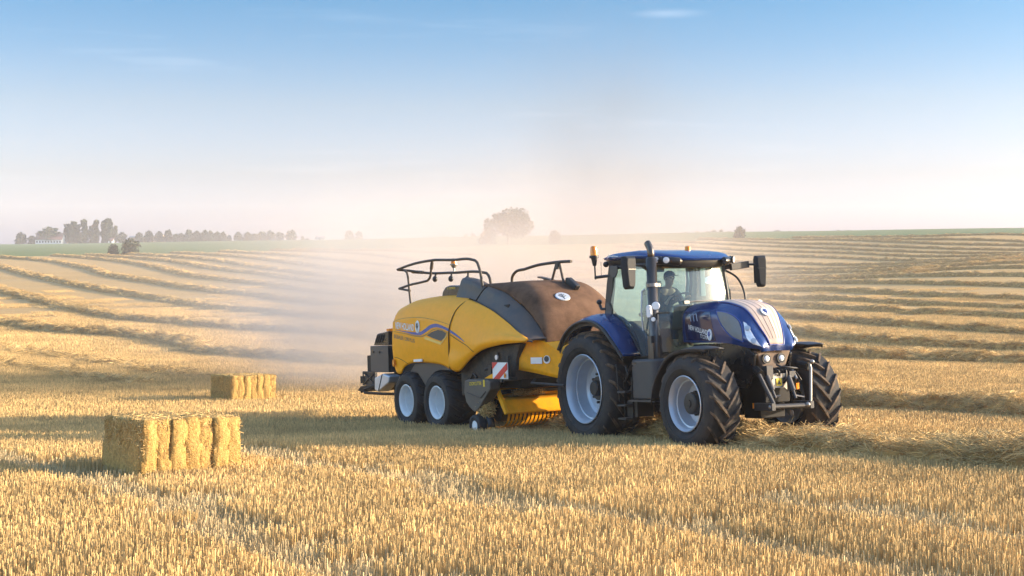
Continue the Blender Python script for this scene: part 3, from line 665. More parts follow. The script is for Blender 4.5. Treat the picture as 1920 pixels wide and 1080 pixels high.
row([(-38.9, 2.2, 1.1), (-35.9, 2.1, 0.6), (-25.6, 2.5, 1.8), (-21.4, 2.5, 2.0)], ['small faint shrub farthest left of the big dusty tree', 'lowest faint shrub left of the big dusty tree', 'faint shrub third towards the big dusty tree', 'faint shrub nearest the big dusty tree'], 'faint shrubs on the skyline', CR_BUSH, TR_R)
FR = [(96.2, 2.7, 0.9), (102.5, 2.7, 1.3), (108.3, 2.9, 1.1), (111.9, 2.9, 1.9), (115.5, 2.9, 1.9), (119.4, 4.4, 0.9), (146.7, 3.8, 1.4), (153.4, 2.2, 0.9), (170.8, 2.9, 0.6), (179.3, 2.2, 0.9), (184.6, 4.4, 0.7), (200.9, 2.7, 0.6)]
row(FR, lambda i: 'tiny treetop above the green field left of the round bush, %s from left' % ORD[i] if i < 6 else 'tiny treetop above the green field, %s one right of the round bush' % ORD[i - 6], 'treetops beyond the green field', CR_BUSH, TR_R, 0.2)
tree('tree', CR_BIG[0], TR_R[0], -0.9, 322, 10.8, 8.6, 'big spreading tree half hidden in the dust behind the baler', 'tree', None, 0.3, 0.0)
tree('tree', CR_ROUND[1], TR_R[1], -5.6, 326, 4.6, 3.6, 'small faint tree against the left of the big dusty tree', 'tree', None, 0.3)
tree('bush', CR_BUSH[0], TR_R[2], 55.1, 346, 3.9, 3.4, 'round dark green bush at the top of the field right of the tractor cab', 'bush', None, 0.1)
tree('bush', CR_BUSH[1], TR_R[2], 9.5, 318, 3.6, 3.4, 'faint bush in the dust right of the big tree', 'bush', None, 0.2)
tree('bush', CR_BUSH[1], TR_R[2], -68.4, 256, 4.0, 3.3, 'wide hazy bush at the field edge below the tan barn', 'bush', None, 0.2)
tree('bush', CR_BUSH[2], TR_R[2], -71.4, 256, 2.6, 2.1, 'smaller hazy bush at the left of the wide field edge bush', 'bush', None, 0.1)
M_wall = mat('white render', (0.70, 0.71, 0.72), 0.8); M_roof = mat('dark red roof tiles', (0.085, 0.040, 0.040), 0.8, var=0.2, vscale=2)
M_tan = mat('tan barn wall', (0.42, 0.30, 0.22), 0.85); M_groof = mat('grey sheet roof', (0.33, 0.34, 0.35), 0.6); M_win = mat('dark window glass', (0.02, 0.025, 0.03), 0.1)
def house(name, x, y, L, D, hw, hr, label, wall, roofm, nwin, cat):
    z = ground(x, y); e = empty(name, Matrix.Translation((x, y, z - 0.2)), label, cat)
    MB().box((0, 0, hw / 2), (L, D, hw)).build('wall', wall, e)
    b = MB(); g = hr; q = L / 2 + 0.25; k = D / 2 + 0.3
    b.grid([[(-q, -k, hw - 0.1), (q, -k, hw - 0.1)], [(-q + 0.05, 0, hw + g), (q - 0.05, 0, hw + g)], [(-q, k, hw - 0.1), (q, k, hw - 0.1)]])
    b.build('roof', roofm, e, solid=-0.18)
    for s in (-1, 1): MB().prism([(-D / 2, hw), (D / 2, hw), (0, hw + g - 0.12)], 'x', s * L / 2 - 0.1 * s, s * L / 2).build('gable', wall, e)
    wm = MB().box((0, 0, 0), (0.75, 0.10, 1.0)).mesh('window', M_win)
    for i in range(nwin):
        link('window', wm, e, (-L / 2 + (i + 0.6) * L / (nwin + 0.2), -D / 2 - 0.03, hw * 0.52))
    return e
house('farmhouse', -253.6, 786, 14.5, 7, 2.5, 3.4, 'long white farmhouse with a dark red roof on the left skyline', M_wall, M_roof, 9, 'house')
house('barn', -199.5, 798, 9.5, 9, 3.6, 0.6, 'tan walled barn with a shallow roof on the left skyline', M_tan, M_groof, 0, 'barn')
house('barn', -208.5, 800, 9, 9, 3.0, 0.7, 'low grey roofed shed against the left of the tan barn', M_tan, M_groof, 0, 'shed')
house('cottage', -219.5, 784, 2.4, 5, 1.4, 1.4, 'tiny pale gabled cottage between the poplars and the shed', M_wall, M_roof, 1, 'cottage')
house('cottage', -105.9, 790, 5.2, 5, 1.0, 1.0, 'low faint house on the skyline left of the lone pair of trees', M_wall, M_groof, 1, 'house')

# ------------------------------------------------------------------ square straw bales
M_bale = mat('baled straw', (0.56, 0.355, 0.12), 0.85, spec=0.15, col2=(0.38, 0.235, 0.075), vscale=22.0, var=0.3, bump=1.0, bscale=55.0)
M_bstraw = mat('bale straw', (0.62, 0.425, 0.175), 0.75, spec=0.25, tone=True, rand=0.1)
def flake_mesh(seed, t, D, H):
    q = random.Random(seed); bm = bmesh.new(); bmesh.ops.create_cube(bm, size=1.0)
    bmesh.ops.subdivide_edges(bm, edges=bm.edges[:], cuts=9, use_grid_fill=True)
    for v in bm.verts:
        x, y, z = v.co; u = max(abs(y), abs(z)) * 2
        bul = 1 - 2.4 * max(0, abs(x) * 2 - 0.55) ** 2
        rx, ry, rz = x * t * 1.12, y * D, z * H
        if abs(y) > 0.49: ry += math.copysign(0.13 * (bul - 0.7), y)
        if abs(z) > 0.49: rz += math.copysign(0.06 * (bul - 0.7), z)
        p = Vector((rx * 6, ry * 6, rz * 6 + seed * 7)); d = noise.noise_vector(p) * 0.030 + noise.noise_vector(p * 3.1) * 0.016
        lean = 0.02 * math.sin(z * 3 + seed)
        v.co = Vector((rx + d.x * 0.6 + lean, ry + d.y, rz + d.z))
    for f in bm.faces: f.smooth = True
    me = bpy.data.meshes.new('flake'); bm.to_mesh(me); bm.free(); me.materials.append(M_bale); return me
BL, BW, BH, NF = 1.28, 1.08, 0.72, 7
FLK = [flake_mesh(i, BL / NF, BW, BH) for i in range(7)]
def bale_straw(seed):
    q = random.Random(seed); V = []; F = []; T = []
    for k in range(5200):
        s = q.random()
        if s < 0.34: p = Vector((q.uniform(-BL/2, BL/2), -BW/2 - 0.005, q.uniform(-BH/2, BH/2))); nn = Vector((0, -1, 0))
        elif s < 0.52: p = Vector((q.uniform(-BL/2, BL/2), BW/2 + 0.005, q.uniform(-BH/2, BH/2))); nn = Vector((0, 1, 0))
        elif s < 0.76: p = Vector((q.uniform(-BL/2, BL/2), q.uniform(-BW/2, BW/2), BH/2 + 0.005)); nn = Vector((0, 0, 1))
        else: sx = q.choice((-1, 1)); p = Vector((sx * (BL/2 + 0.012), q.uniform(-BW/2, BW/2), q.uniform(-BH/2, BH/2))); nn = Vector((sx, 0, 0))
        if abs(nn.x) < 0.5:
            fx = ((p.x + BL/2) / (BL/NF)) % 1 - 0.5
            if abs(fx) > 0.42: continue
            p += nn * (0.020 - 0.10 * max(0, abs(fx) - 0.2))
        a = q.random() * 6.28; t1 = nn.orthogonal().normalized(); t2 = nn.cross(t1); d = (t1 * math.cos(a) + t2 * math.sin(a)) + nn * q.gauss(0.1, 0.22)
        l = q.uniform(0.05, 0.19); d = d.normalized() * l / 2; w = d.cross(nn).normalized() * 0.0024; w2 = nn * 0.0024; tn = q.uniform(0.6, 1.35); i = len(V)
        p = p - d; sag = nn * -0.012
        for j in range(3):
            c = p + d * j + (sag if j != 1 else Vector())
            for v in (w, -0.5 * w + w2, -0.5 * w - w2): V.append(tuple(c + v)); T.append(tn)
        for j in range(2):
            for b in range(3): F.append((i + 3*j + b, i + 3*j + (b+1) % 3, i + 3*j + 3 + (b+1) % 3, i + 3*j + 3 + b))
    return arr_mesh('loose_straw', V, F, T, M_bstraw)
BST = [bale_straw(5), bale_straw(6)]
def bale(corner, ang, label, k):
    a = math.radians(ang); e = Vector((math.cos(a), math.sin(a), 0)); n = Vector((-math.sin(a), math.cos(a), 0))
    c = Vector((*corner, 0)) + e * BL / 2 + n * BW / 2
    g = 0.45; sx = (ground(*(c + e * g).xy) - ground(*(c - e * g).xy)) / (2 * g); sy = (ground(*(c + n * g).xy) - ground(*(c - n * g).xy)) / (2 * g)
    M = Matrix.Translation((c.x, c.y, ground(c.x, c.y) - 0.02)) @ Matrix.Rotation(a, 4, 'Z') @ Matrix.Rotation(-math.atan(sx), 4, 'Y') @ Matrix.Rotation(math.atan(sy), 4, 'X')
    r = empty('straw_bale', M, label, 'bale', 'square straw bales lying on the stubble')
    for i in range(NF):
        o = link('flake', FLK[(i * 3 + k) % 7], r, (-BL / 2 + (i + 0.5) * BL / NF, 0.012 * math.sin(i * 2.1 + k), BH / 2 + 0.008 * math.cos(i * 1.7)))
    s = link('loose_straw', BST[k], r, (0, 0, BH / 2)); s['kind'] = 'stuff'
    return r
bale((-4.37, 16.78), 38.5, 'nearer straw bale with seven golden flakes, standing clear in the foreground stubble', 0)
bale((-7.15, 36.3), 39.5, 'farther straw bale at the edge of the dust behind the nearer bale', 1)
# ------------------------------------------------------------------ wheels
def tyre_mesh(name, R, r, w, nl, lug_h, lug_w, sweep, side, mats, curve=1.0, over=0.06, bulge=0.035):
    """carcass by lathe (axis y) plus curved chevron bars; side=+1 / -1 mirrors the chevrons"""
    b = MB(); h = w / 2; Rc = R - lug_h
    b.lathe([(-h * .70, r), (-h * .88, r + .02), (-h - bulge * .6, r + (Rc - r) * .30), (-h - bulge, r + (Rc - r) * .52), (-h - bulge * .4, r + (Rc - r) * .80), (-h * .97, Rc - .035), (-h * .86, Rc - .006), (-h * .4, Rc), (0, Rc + .004), (h * .4, Rc),
             (h * .86, Rc - .006), (h * .97, Rc - .035), (h + bulge * .4, r + (Rc - r) * .80), (h + bulge, r + (Rc - r) * .52), (h + bulge * .6, r + (Rc - r) * .30), (h * .88, r + .02), (h * .70, r)], seg=72, cap=False)
    nf = len(b.bm.faces)
    # raised ring and lettering ribs on the sidewall
    for sgn in (-1, 1):
        rr = r + (Rc - r) * .36
        b.lathe([(sgn * (h + bulge * .62), rr), (sgn * (h + bulge * .62 + .012), rr + .006), (sgn * (h + bulge * .75 + .006), rr + .03)], seg=60, cap=False)
    for s in (-1, 1):
        for k in range(nl):
            a0 = 2 * math.pi * (k + (0.25 if s > 0 else -0.25)) / nl; G = []
            n = 9
            for i in range(n):
                t = i / (n - 1); y = s * (-over * w * 0.5 + t * (h * 1.0 + over * w * 0.5))
                if t > 0.93: y = s * (h + 0.006)
                a = a0 - sweep * (t ** curve)
                da = lug_w / R * (0.62 + 0.5 * (1 - abs(2 * t - 0.9)) if i not in (0,) else 0.5)
                top = R - 0.012 * (t ** 3) * 3 if t < 0.93 else R - 0.075
                bot = Rc - 0.03 if t < 0.93 else Rc - 0.12
                ring = []
                for (aa, rad) in ((a - da * .62, bot), (a - da * .42, top), (a + da * .42, top), (a + da * .62, bot)):
                    ring.append((rad * math.cos(aa), y * side, -rad * math.sin(aa)))
                G.append(ring)
            V = [[b.bm.verts.new(p) for p in g] for g in G]
            for A, B in zip(V, V[1:]):
                for j in range(3): b.face([A[j], A[j + 1], B[j + 1], B[j]])
            b.face(V[0]); b.face(V[-1])
    b.bm.faces.ensure_lookup_table()
    for f in b.bm.faces[nf + 120:]: f.material_index = 1
    return b.mesh(name, mats, 40, weld=0)
def wheel(parent, name, pos, side, tm, rimprof, rim_mat, hubf, hub_mat):
    """side -1: outer face towards -y"""
    w = link(name, hubf(side), parent, pos)
    link('tyre', tm, w)
    b = MB(); b.lathe([(side * a, r) for a, r in rimprof], seg=56, cap=False); o = b.build('rim', rim_mat, w, 30, weld=0)
    return w

# ------------------------------------------------------------------ the tractor (x forward, y to its left, z up, origin under the rear axle)
def frame(X, Y, Z, yaw, pitch):
    a, p = math.radians(yaw), math.radians(pitch)
    f0 = Vector((math.cos(a), -math.sin(a), 0)); l = Vector((math.sin(a), math.cos(a), 0)); u0 = Vector((0, 0, 1))
    f = f0 * math.cos(p) + u0 * math.sin(p); u = u0 * math.cos(p) - f0 * math.sin(p)
    return Matrix(((f.x, l.x, u.x, X), (f.y, l.y, u.y, Y), (f.z, l.z, u.z, Z), (0, 0, 0, 1)))
FT = frame(2.278, 23.959, -3.341 + Z0, 62.25, 4.84)
FB = frame(-0.917, 28.582, -3.657 + Z0, 58.98, 3.71)
T = empty('tractor', FT, 'blue tractor with a dust coated grille pulling the yellow baler over the stubble', 'tractor')

rt = {s: tyre_mesh('tyre', 0.955, 0.555, 0.62, 20, 0.058, 0.075, 0.40, -s, [M_rubber, M_tread]) for s in (-1, 1)}
ft = {s: tyre_mesh('tyre', 0.745, 0.400, 0.52, 18, 0.052, 0.062, 0.44, -s, [M_rubber, M_tread]) for s in (-1, 1)}
rimR = [(.30, .575), (.31, .562), (.285, .535), (.25, .515), (.20, .505), (.15, .50), (.145, .478), (.05, .470), (-.02, .445), (-.05, .40), (-.055, .15), (-.10, .15), (-.10, .45), (-.30, .55)]
rimF = [(.262, .418), (.27, .405), (.245, .380), (.21, .365), (.16, .358), (.155, .335), (.06, .325), (.0, .30), (-.015, .12), (-.06, .12), (-.08, .33), (-.26, .40)]
def hub_rear(s):
    b = MB(); b.lathe([(s * -.30, .17), (s * -.05, .17), (s * -.048, .20), (s * .02, .20), (s * .02, .13), (s * .10, .125), (s * .115, .11), (s * .115, .0)], seg=30)
    for k in range(10):
        a = 2 * math.pi * k / 10; b.disc((.245 * math.cos(a), s * -.055, .245 * math.sin(a)), (0, s, 0), .022, .06, 8)
    return b.mesh('wheel', M_black)
def hub_front(s):
    b = MB(); b.lathe([(s * -.25, .14), (s * -.01, .14), (s * .0, .185), (s * .05, .185), (s * .055, .165), (s * .16, .16), (s * .175, .14), (s * .18, .06), (s * .20, .055), (s * .20, .0)], seg=30)
    for k in range(12):
        a = 2 * math.pi * k / 12; b.disc((.168 * math.cos(a), s * .05, .168 * math.sin(a)), (0, s, 0), .018, .035, 8)
    return b.mesh('wheel', M_black)
for s in (-1, 1):
    wheel(T, 'wheel', (0, s * .90, .935), s, rt[s], rimR, M_silver, hub_rear, M_black)
    wf = wheel(T, 'wheel', (2.884, s * .93, .735), s, ft[s], rimF, M_silver, hub_front, M_black)
    if s > 0:
        MB().disc((.16, -.275, -.23), (0, -1, 0), .042, .012, 16).build('reflector', M_lens, wf)

b = MB()
b.box((.3, 0, .92), (1.5, .62, .55)); b.box((1.5, 0, .85), (1.6, .54, .62)); b.box((2.75, 0, .95), (1.6, .46, .5)); b.box((2.7, 0, 1.25), (1.1, .5, .5)); b.box((1.6, 0, 1.2), (1.6, 1.0, .35))
b.cyl((0, -.75, .935), (0, .75, .935), .17, seg=20); b.box((3.22, 0, .85), (.40, .46, .75)); b.box((1.55, .75, .95), (.8, .5, .55)); b.box((-.75, 0, .75), (.35, .45, .4)); b.tube([(-.85, 0, .55), (-1.2, 0, .52)], .06)
b.box((2.45, -.22, .62), (1.1, .1, .2)); b.box((2.45, .22, .62), (1.1, .1, .2))
b.build('chassis', M_chassis, T, bevel=.02)
b = MB(); b.tube([(2.884, -.75, .735), (2.884, -.45, .74), (2.884, 0, .80), (2.884, .45, .74), (2.884, .75, .735)], [.12, .10, .15, .10, .12], 14); b.tube([(2.70, -.7, .72), (2.70, .7, .72)], .03); b.box((2.884, 0, .86), (.42, .3, .2)); b.build('front_axle', M_chassis, T, bevel=.01)
# side covers under the bonnet
b = MB()
for s in (-1, 1): b.prism([(1.95, 1.05), (3.28, .92), (3.44, 1.12), (3.50, 1.42), (3.30, 1.545), (2.9, 1.60), (1.95, 1.60)], 'y', s * .30, s * .345)
b.build('engine_cover', M_gloss, T, bevel=.012)
b = MB(); b.prism([(3.20, .55), (3.44, .60), (3.46, 1.10), (3.36, 1.20), (3.15, 1.2)], 'y', -.20, .20); b.build('front_frame', M_chassis, T, bevel=.02)

# bonnet: lofted half shell, mirrored
HL = [[(1.84, -.44, 1.64), (2.4, -.452, 1.62), (2.8, -.455, 1.61), (3.14, -.445, 1.58), (3.42, -.40, 1.52), (3.57, -.29, 1.475), (3.55, -.27, 1.45)],
      [(1.86, -.462, 1.85), (2.5, -.468, 1.85), (3.0, -.462, 1.82), (3.35, -.445, 1.73), (3.55, -.375, 1.585), (3.60, -.26, 1.49), (3.57, -.24, 1.455)],
      [(1.90, -.445, 2.10), (2.5, -.445, 2.10), (2.9, -.435, 2.065), (3.22, -.41, 1.965), (3.46, -.345, 1.76), (3.595, -.215, 1.525), (3.575, -.19, 1.46)],
      [(1.95, -.33, 2.205), (2.5, -.33, 2.215), (2.95, -.315, 2.165), (3.22, -.285, 2.07), (3.44, -.22, 1.82), (3.575, -.135, 1.535), (3.565, -.12, 1.462)],
      [(1.98, 0, 2.25), (2.5, 0, 2.26), (2.95, 0, 2.215), (3.25, 0, 2.11), (3.47, 0, 1.85), (3.585, 0, 1.545), (3.575, 0, 1.465)]]
HG = surf(HL, 60, 34)
HN = np.cross(np.gradient(HG, axis=1), np.gradient(HG, axis=0)); HN /= np.linalg.norm(HN, axis=2)[..., None] + 1e-9
if HN[10, 20, 1] > 0: HN = -HN
HF = HG.reshape(-1, 3); HFn = HN.reshape(-1, 3)
def snap(P, off, pts=None, nrm=None):
    pts = HF if pts is None else pts; nrm = HFn if nrm is None else nrm; o = []
    for p in P:
        d = np.sum((pts - np.asarray(p)) ** 2, 1); k = np.argsort(d)[:6]; w = 1 / (d[k] + 1e-7); w /= w.sum()
        n = (nrm[k] * w[:, None]).sum(0); n /= np.linalg.norm(n); q = (pts[k] * w[:, None]).sum(0)
        pp = np.asarray(p, float); pp = pp - n * np.dot(pp - q, n)
        o.append(pp + n * off)
    return np.array(o)
def patch(rows, nu, nv, off, half=True, sn=snap):
    G = surf(rows, nu, nv); return np.stack([sn(r, off) for r in G])
b = MB(); b.grid(HG); b.mirror_y(); hood = b.build('bonnet', M_blue, T, 50, weld=.002)
b = MB(); b.prism([(-.43, 1.62), (.43, 1.62), (.44, 2.08), (.32, 2.2), (0, 2.245), (-.32, 2.2), (-.44, 2.08)], 'x', 1.80, 1.93); b.build('bonnet_seal', M_black, hood, bevel=.01)
# dark rear side panel of the bonnet
for s in (0, 1):
    b = MB(); G = patch([[(1.93, -.45, 1.67), (2.35, -.45, 1.655), (2.72, -.45, 1.64)], [(1.94, -.46, 1.88), (2.34, -.46, 1.86), (2.66, -.46, 1.86)], [(1.96, -.45, 2.11), (2.33, -.45, 2.10), (2.60, -.44, 2.08)]], 16, 12, .004); b.grid(G)
    if s:
        for v in b.bm.verts: v.co.y = -v.co.y
    b.build('bonnet_side_panel', M_navy, hood, 50, weld=0)
# pale reflections on the bonnet rear, painted as three silver strokes
for i in range(3):
    b = MB(); x = 2.06 + i * .085; P = snap(cr_pts([(x - .02, -.46, 2.055), (x + .02, -.46, 2.065), (x + .035, -.46, 2.02), (x + .055, -.46, 1.955)], 9), .006); b.tube([tuple(p) for p in P], .006, 6); b.build('reflection_stroke', M_silver, hood)
for s in (0, 1):
    b = MB(); b.grid(patch([[(2.76, -.44, 2.075), (2.92, -.45, 1.86), (3.08, -.45, 1.735), (3.36, -.43, 1.625)], [(2.84, -.44, 2.07), (2.98, -.45, 1.92), (3.15, -.44, 1.80), (3.36, -.43, 1.665)], [(2.95, -.43, 2.055), (3.07, -.44, 1.99), (3.2, -.44, 1.88), (3.35, -.43, 1.72)], [(3.02, -.43, 2.035), (3.15, -.42, 1.98), (3.25, -.42, 1.91), (3.325, -.43, 1.80)]], 20, 16, .006))
    if s:
        for v in b.bm.verts: v.co.y = -v.co.y
    b.build('side_mesh', M_meshg, hood, 50, weld=0)
    b = MB()
    G = patch([[(3.37, -.44, 1.945), (3.39, -.445, 1.86), (3.41, -.445, 1.765), (3.48, -.44, 1.63), (3.555, -.42, 1.565)], [(3.39, -.43, 1.94), (3.43, -.43, 1.86), (3.48, -.42, 1.74), (3.55, -.41, 1.61), (3.61, -.375, 1.545)], [(3.425, -.41, 1.92), (3.475, -.39, 1.835), (3.545, -.365, 1.70), (3.61, -.335, 1.58), (3.65, -.31, 1.53)]], 18, 12, .010); b.grid(G)
    if s:
        for v in b.bm.verts: v.co.y = -v.co.y
    hl = b.build('headlight', M_lamp, hood, 60, weld=0)
    for c in ((3.45, -.415, 1.83), (3.555, -.395, 1.62)):
        b = MB(); q = snap([c], .012)[0]; n = HFn[np.argmin(np.sum((HF - q) ** 2, 1))]; b.disc(q, n, .042, .012, 18); b.disc(q + n * .012, n, .028, .006, 14)
        if s:
            for v in b.bm.verts: v.co.y = -v.co.y
        b.build('lamp_reflector', M_silver, hl)
# headlamp surround and seam lines
b = MB()
for P in ([(2.74, -.45, 2.09), (2.90, -.45, 1.86), (3.06, -.45, 1.725), (3.37, -.43, 1.61)], [(3.37, -.43, 1.61), (3.36, -.43, 1.72), (3.34, -.42, 1.82), (3.26, -.42, 1.93), (3.15, -.42, 2.0), (3.0, -.43, 2.05), (2.74, -.45, 2.09)]):
    b.tube([tuple(p) for p in snap(cr_pts(P, 24), .002)], .007, 6)
b.build('mesh_surround', M_decblue, hood)
# grille: dust coated panel down the middle of the nose
def gside(s): return [(2.62, s * .30, 2.205), (2.95, s * .285, 2.17), (3.2, s * .262, 2.085), (3.43, s * .205, 1.83), (3.55, s * .140, 1.60), (3.572, s * .128, 1.55)]
HF2 = np.concatenate([HF, HF * np.array([1, -1, 1])]); HFn2 = np.concatenate([HFn, HFn * np.array([1, -1, 1])])
snap2 = lambda P, off: snap(P, off, HF2, HFn2)
G = patch([gside(-1), [(2.62, 0, 2.255), (2.95, 0, 2.22), (3.24, 0, 2.115), (3.47, 0, 1.85), (3.57, 0, 1.60), (3.585, 0, 1.55)], gside(1)], 30, 19, .012, sn=snap2)
b = MB(); b.grid(G); grille = b.build('grille', M_grille, hood, 50, weld=0, solid=.015)
b = MB()
for v in (3, 6, 9, 12, 15):
    b.tube([tuple(G[v][i]) for i in range(3, 28)], .0035, 6)
b.build('grille_ribs', mat('grille groove', (0.30, 0.22, 0.17), .8), grille)
b = MB()
for v in (0, 18): b.tube([tuple(G[v][i]) for i in range(0, 30)], .009, 6)
b.tube([tuple(G[v][29]) for v in range(19)], .009, 6); b.build('grille_edge', M_decblue, grille)
# round leaf badge on the nose
def badge(parent, c, n, rx, rz, ux, leaf_m=M_decblue, name='badge', base=None, leaves=True):
    n = Vector(n).normalized(); u = (Vector(ux) - n * n.dot(Vector(ux))).normalized(); v = n.cross(u); c = Vector(c); b = MB()
    ring = [[], []]
    for h, k in ((0, 1.0), (.012, .93)):
        ring[0 if h == 0 else 1] = [b.bm.verts.new(c + n * h + u * rx * k * math.cos(2 * math.pi * i / 24) + v * rz * k * math.sin(2 * math.pi * i / 24)) for i in range(24)]
    for i in range(24): b.face([ring[0][i], ring[0][(i + 1) % 24], ring[1][(i + 1) % 24], ring[1][i]])
    b.face(ring[1]); o = b.build(name, base or M_white, parent, weld=0)
    if leaves:
        b = MB(); w = rz * .07
        for (p, q) in (((0, -.8), (0, .75)), ((0, -.35), (-.62, .30)), ((0, -.35), (.62, .30)), ((0, .05), (-.42, .62)), ((0, .05), (.42, .62))):
            P = [c + n * .014 + u * rx * (p[0] + (q[0] - p[0]) * t) + v * rz * (p[1] + (q[1] - p[1]) * t) for t in (0, .35, .7, 1)]
            b.tube(P, [w * .6, w * 1.15, w, w * .2], 6)
        b.build('leaf_mark', leaf_m, o)
    return o
p = snap2([(3.335, 0, 2.03)], .014)[0]
badge(hood, p, (.72, 0, .69), .075, .085, (0, 1, 0))

# lettering laid on surfaces
def text_mesh(txt, size, bold=0.0, shear=0.0):
    c = bpy.data.curves.new('lettering', 'FONT'); c.body = txt; c.size = size; c.offset = bold; c.shear = shear; c.resolution_u = 3
    o = bpy.data.objects.new('tmp', c); COL.objects.link(o); dg = bpy.context.evaluated_depsgraph_get()
    me = bpy.data.meshes.new_from_object(o.evaluated_get(dg)); bpy.data.objects.remove(o); bpy.data.curves.remove(c); return me
def text_on(parent, txt, a, b_, height, m, f, name='lettering', bold=.0, off=.006, shear=0.0):
    """baseline from a to b_ in (x, z); f(x, z) gives y of the surface"""
    me = text_mesh(txt, 1.0, bold, shear); n = len(me.vertices); co = np.empty(n * 3); me.vertices.foreach_get('co', co); co = co.reshape(-1, 3)
    co[:, 0] -= co[:, 0].min(); wd = co[:, 0].max(); hh = co[:, 1].max()
    a, b_ = np.array(a, float), np.array(b_, float); d = (b_ - a) / wd; L = np.linalg.norm(b_ - a); up = np.array([0, 1.0]); 
    P = a + co[:, :1] * d + (co[:, 1:2] / hh * height) * up
    out_ = np.array([[x, f(x, z) - off, z] for x, z in P]); me.vertices.foreach_set('co', out_.ravel()); me.materials.clear(); me.materials.append(m); me.update()
    return link(name, me, parent)
def hood_y(x, z):
    d = (HF[:, 0] - x) ** 2 + (HF[:, 2] - z) ** 2; return float(HF[np.argmin(d), 1])
text_on(hood, 'NEW HOLLAND', (2.04, 1.835), (2.52, 1.735), .075, M_wpaint, lambda x, z: -.467, bold=.01, off=.007)
text_on(hood, 'T7.270', (2.33, 1.70), (2.50, 1.665), .055, M_wpaint, lambda x, z: -.463, off=.007)
badge(hood, (2.585, -.473, 1.735), (0, -1, 0), .062, .088, (1, 0, 0))

# lower nose
b = MB(); b.prism([(-.33, 1.475), (.33, 1.475), (.20, 1.19), (-.20, 1.19)], 'x', 3.36, 3.50)
nose = b.build('nose_bumper', mat('dusty brown bumper', (0.13, 0.085, 0.06), .7, dust=.4, dustcol=(.22, .15, .1)), T, bevel=.03)
for y in (-.15, .12):
    MB().lathe([(3.49, .075), (3.53, .075), (3.53, .062), (3.515, .05), (3.51, 0)], (0, y, 1.35), 'x', 20).build('lamp_bezel', M_black, nose)
    MB().ball((3.525, y, 1.35), .05, 14, (.5, 1, 1)).build('lamp', M_lens, nose)
# front linkage
b = MB(); b.tube([(3.86, -.36, .665), (3.86, .36, .655)], .035, 10); b.box((3.70, -.36, .66), (.42, .07, .11)); b.box((3.70, .34, .66), (.42, .07, .11))
link_ = b.build('front_linkage', M_dsteel, T, bevel=.008)
MB().tube([(3.66, -.42, 1.16), (3.86, -.32, .70)], .032, 8).build('lift_arm', M_dsteel, link_)
MB().tube([(3.54, -.36, 1.20), (3.70, -.40, 1.13)], .06, 10).build('pivot', M_chassis, link_); MB().tube([(3.54, .40, 1.25), (3.72, .45, 1.22)], .055, 10).build('pivot', M_chassis, link_)
MB().box((3.62, -.22, 1.15), (.12, .12, .20)).build('linkage_bracket', M_dsteel, link_, bevel=.008); MB().box((3.62, .19, 1.11), (.12, .12, .10)).build('linkage_bracket', M_dsteel, link_, bevel=.008)
for (a, c) in (((3.66, -.27, 1.10), (3.80, -.24, .78)), ((3.66, .12, 1.08), (3.80, .13, .76))):
    b = MB(); b.cyl(a, tuple(np.array(a) * .35 + np.array(c) * .65), .045, seg=12); b.cyl(a, c, .024, seg=10); b.build('lift_cylinder', M_dsteel, link_)
b = MB(); b.tube([(3.74, .46, 1.26), (3.75, .47, 1.19), (3.78, .42, .72), (3.80, .36, .66)], .021, 8); b.build('lift_rod', M_steel, link_)
b = MB(); b.prism([(-.155, 1.13), (.12, 1.13), (.12, .88), (.07, .92), (-.09, .92), (-.155, .87)], 'x', 3.60, 3.63); pl = b.build('coupling_plate', M_steel, link_, bevel=.004)
MB().box((3.636, -.03, 1.005), (.008, .10, .11)).build('warning_label', M_decyel, pl)
MB().prism([(-.065, .97), (-.03, 1.03), (.005, .97)], 'x', 3.6405, 3.643).build('label_mark', M_black, pl)
b = MB()
for (x, y, z, r) in ((3.86, -.38, .66, .035), (3.88, .28, .665, .04), (3.86, .37, .68, .028), (3.78, .48, 1.28, .035)): b.ball((x, y, z), r, 12)
b.build('link_ball', M_steel, link_)
b = MB(); b.curve([(3.55, -.02, 1.20), (3.68, .02, 1.22), (3.70, .20, 1.20), (3.62, .34, 1.18), (3.5, .36, 1.1)], .016); b.curve([(3.55, .0, 1.26), (3.66, .08, 1.18), (3.66, .06, 1.02), (3.55, .05, .95)], .014); b.curve([(3.5, .2, 1.2), (3.66, .26, 1.14), (3.66, .36, 1.02)], .012); b.curve([(3.55, -.1, 1.22), (3.68, -.06, 1.16), (3.64, -.02, 1.10)], .014); b.build('hydraulic_hose', M_black, link_)
b = MB(); b.tube([(3.66, -.28, .79), (3.74, -.10, .81)], .014, 6); b.tube([(3.70, .16, .81), (3.74, .34, .77)], .014, 6); b.tube([(3.62, .24, 1.17), (3.70, .245, 1.04)], .02, 8); b.build('linkage_pin', M_steel, link_)
b = MB(); b.box((3.60, .33, .93), (.03, .05, .09)); b.box((3.40, -.33, .67), (.03, .02, .08)); b.build('amber_marker', M_amber, link_)

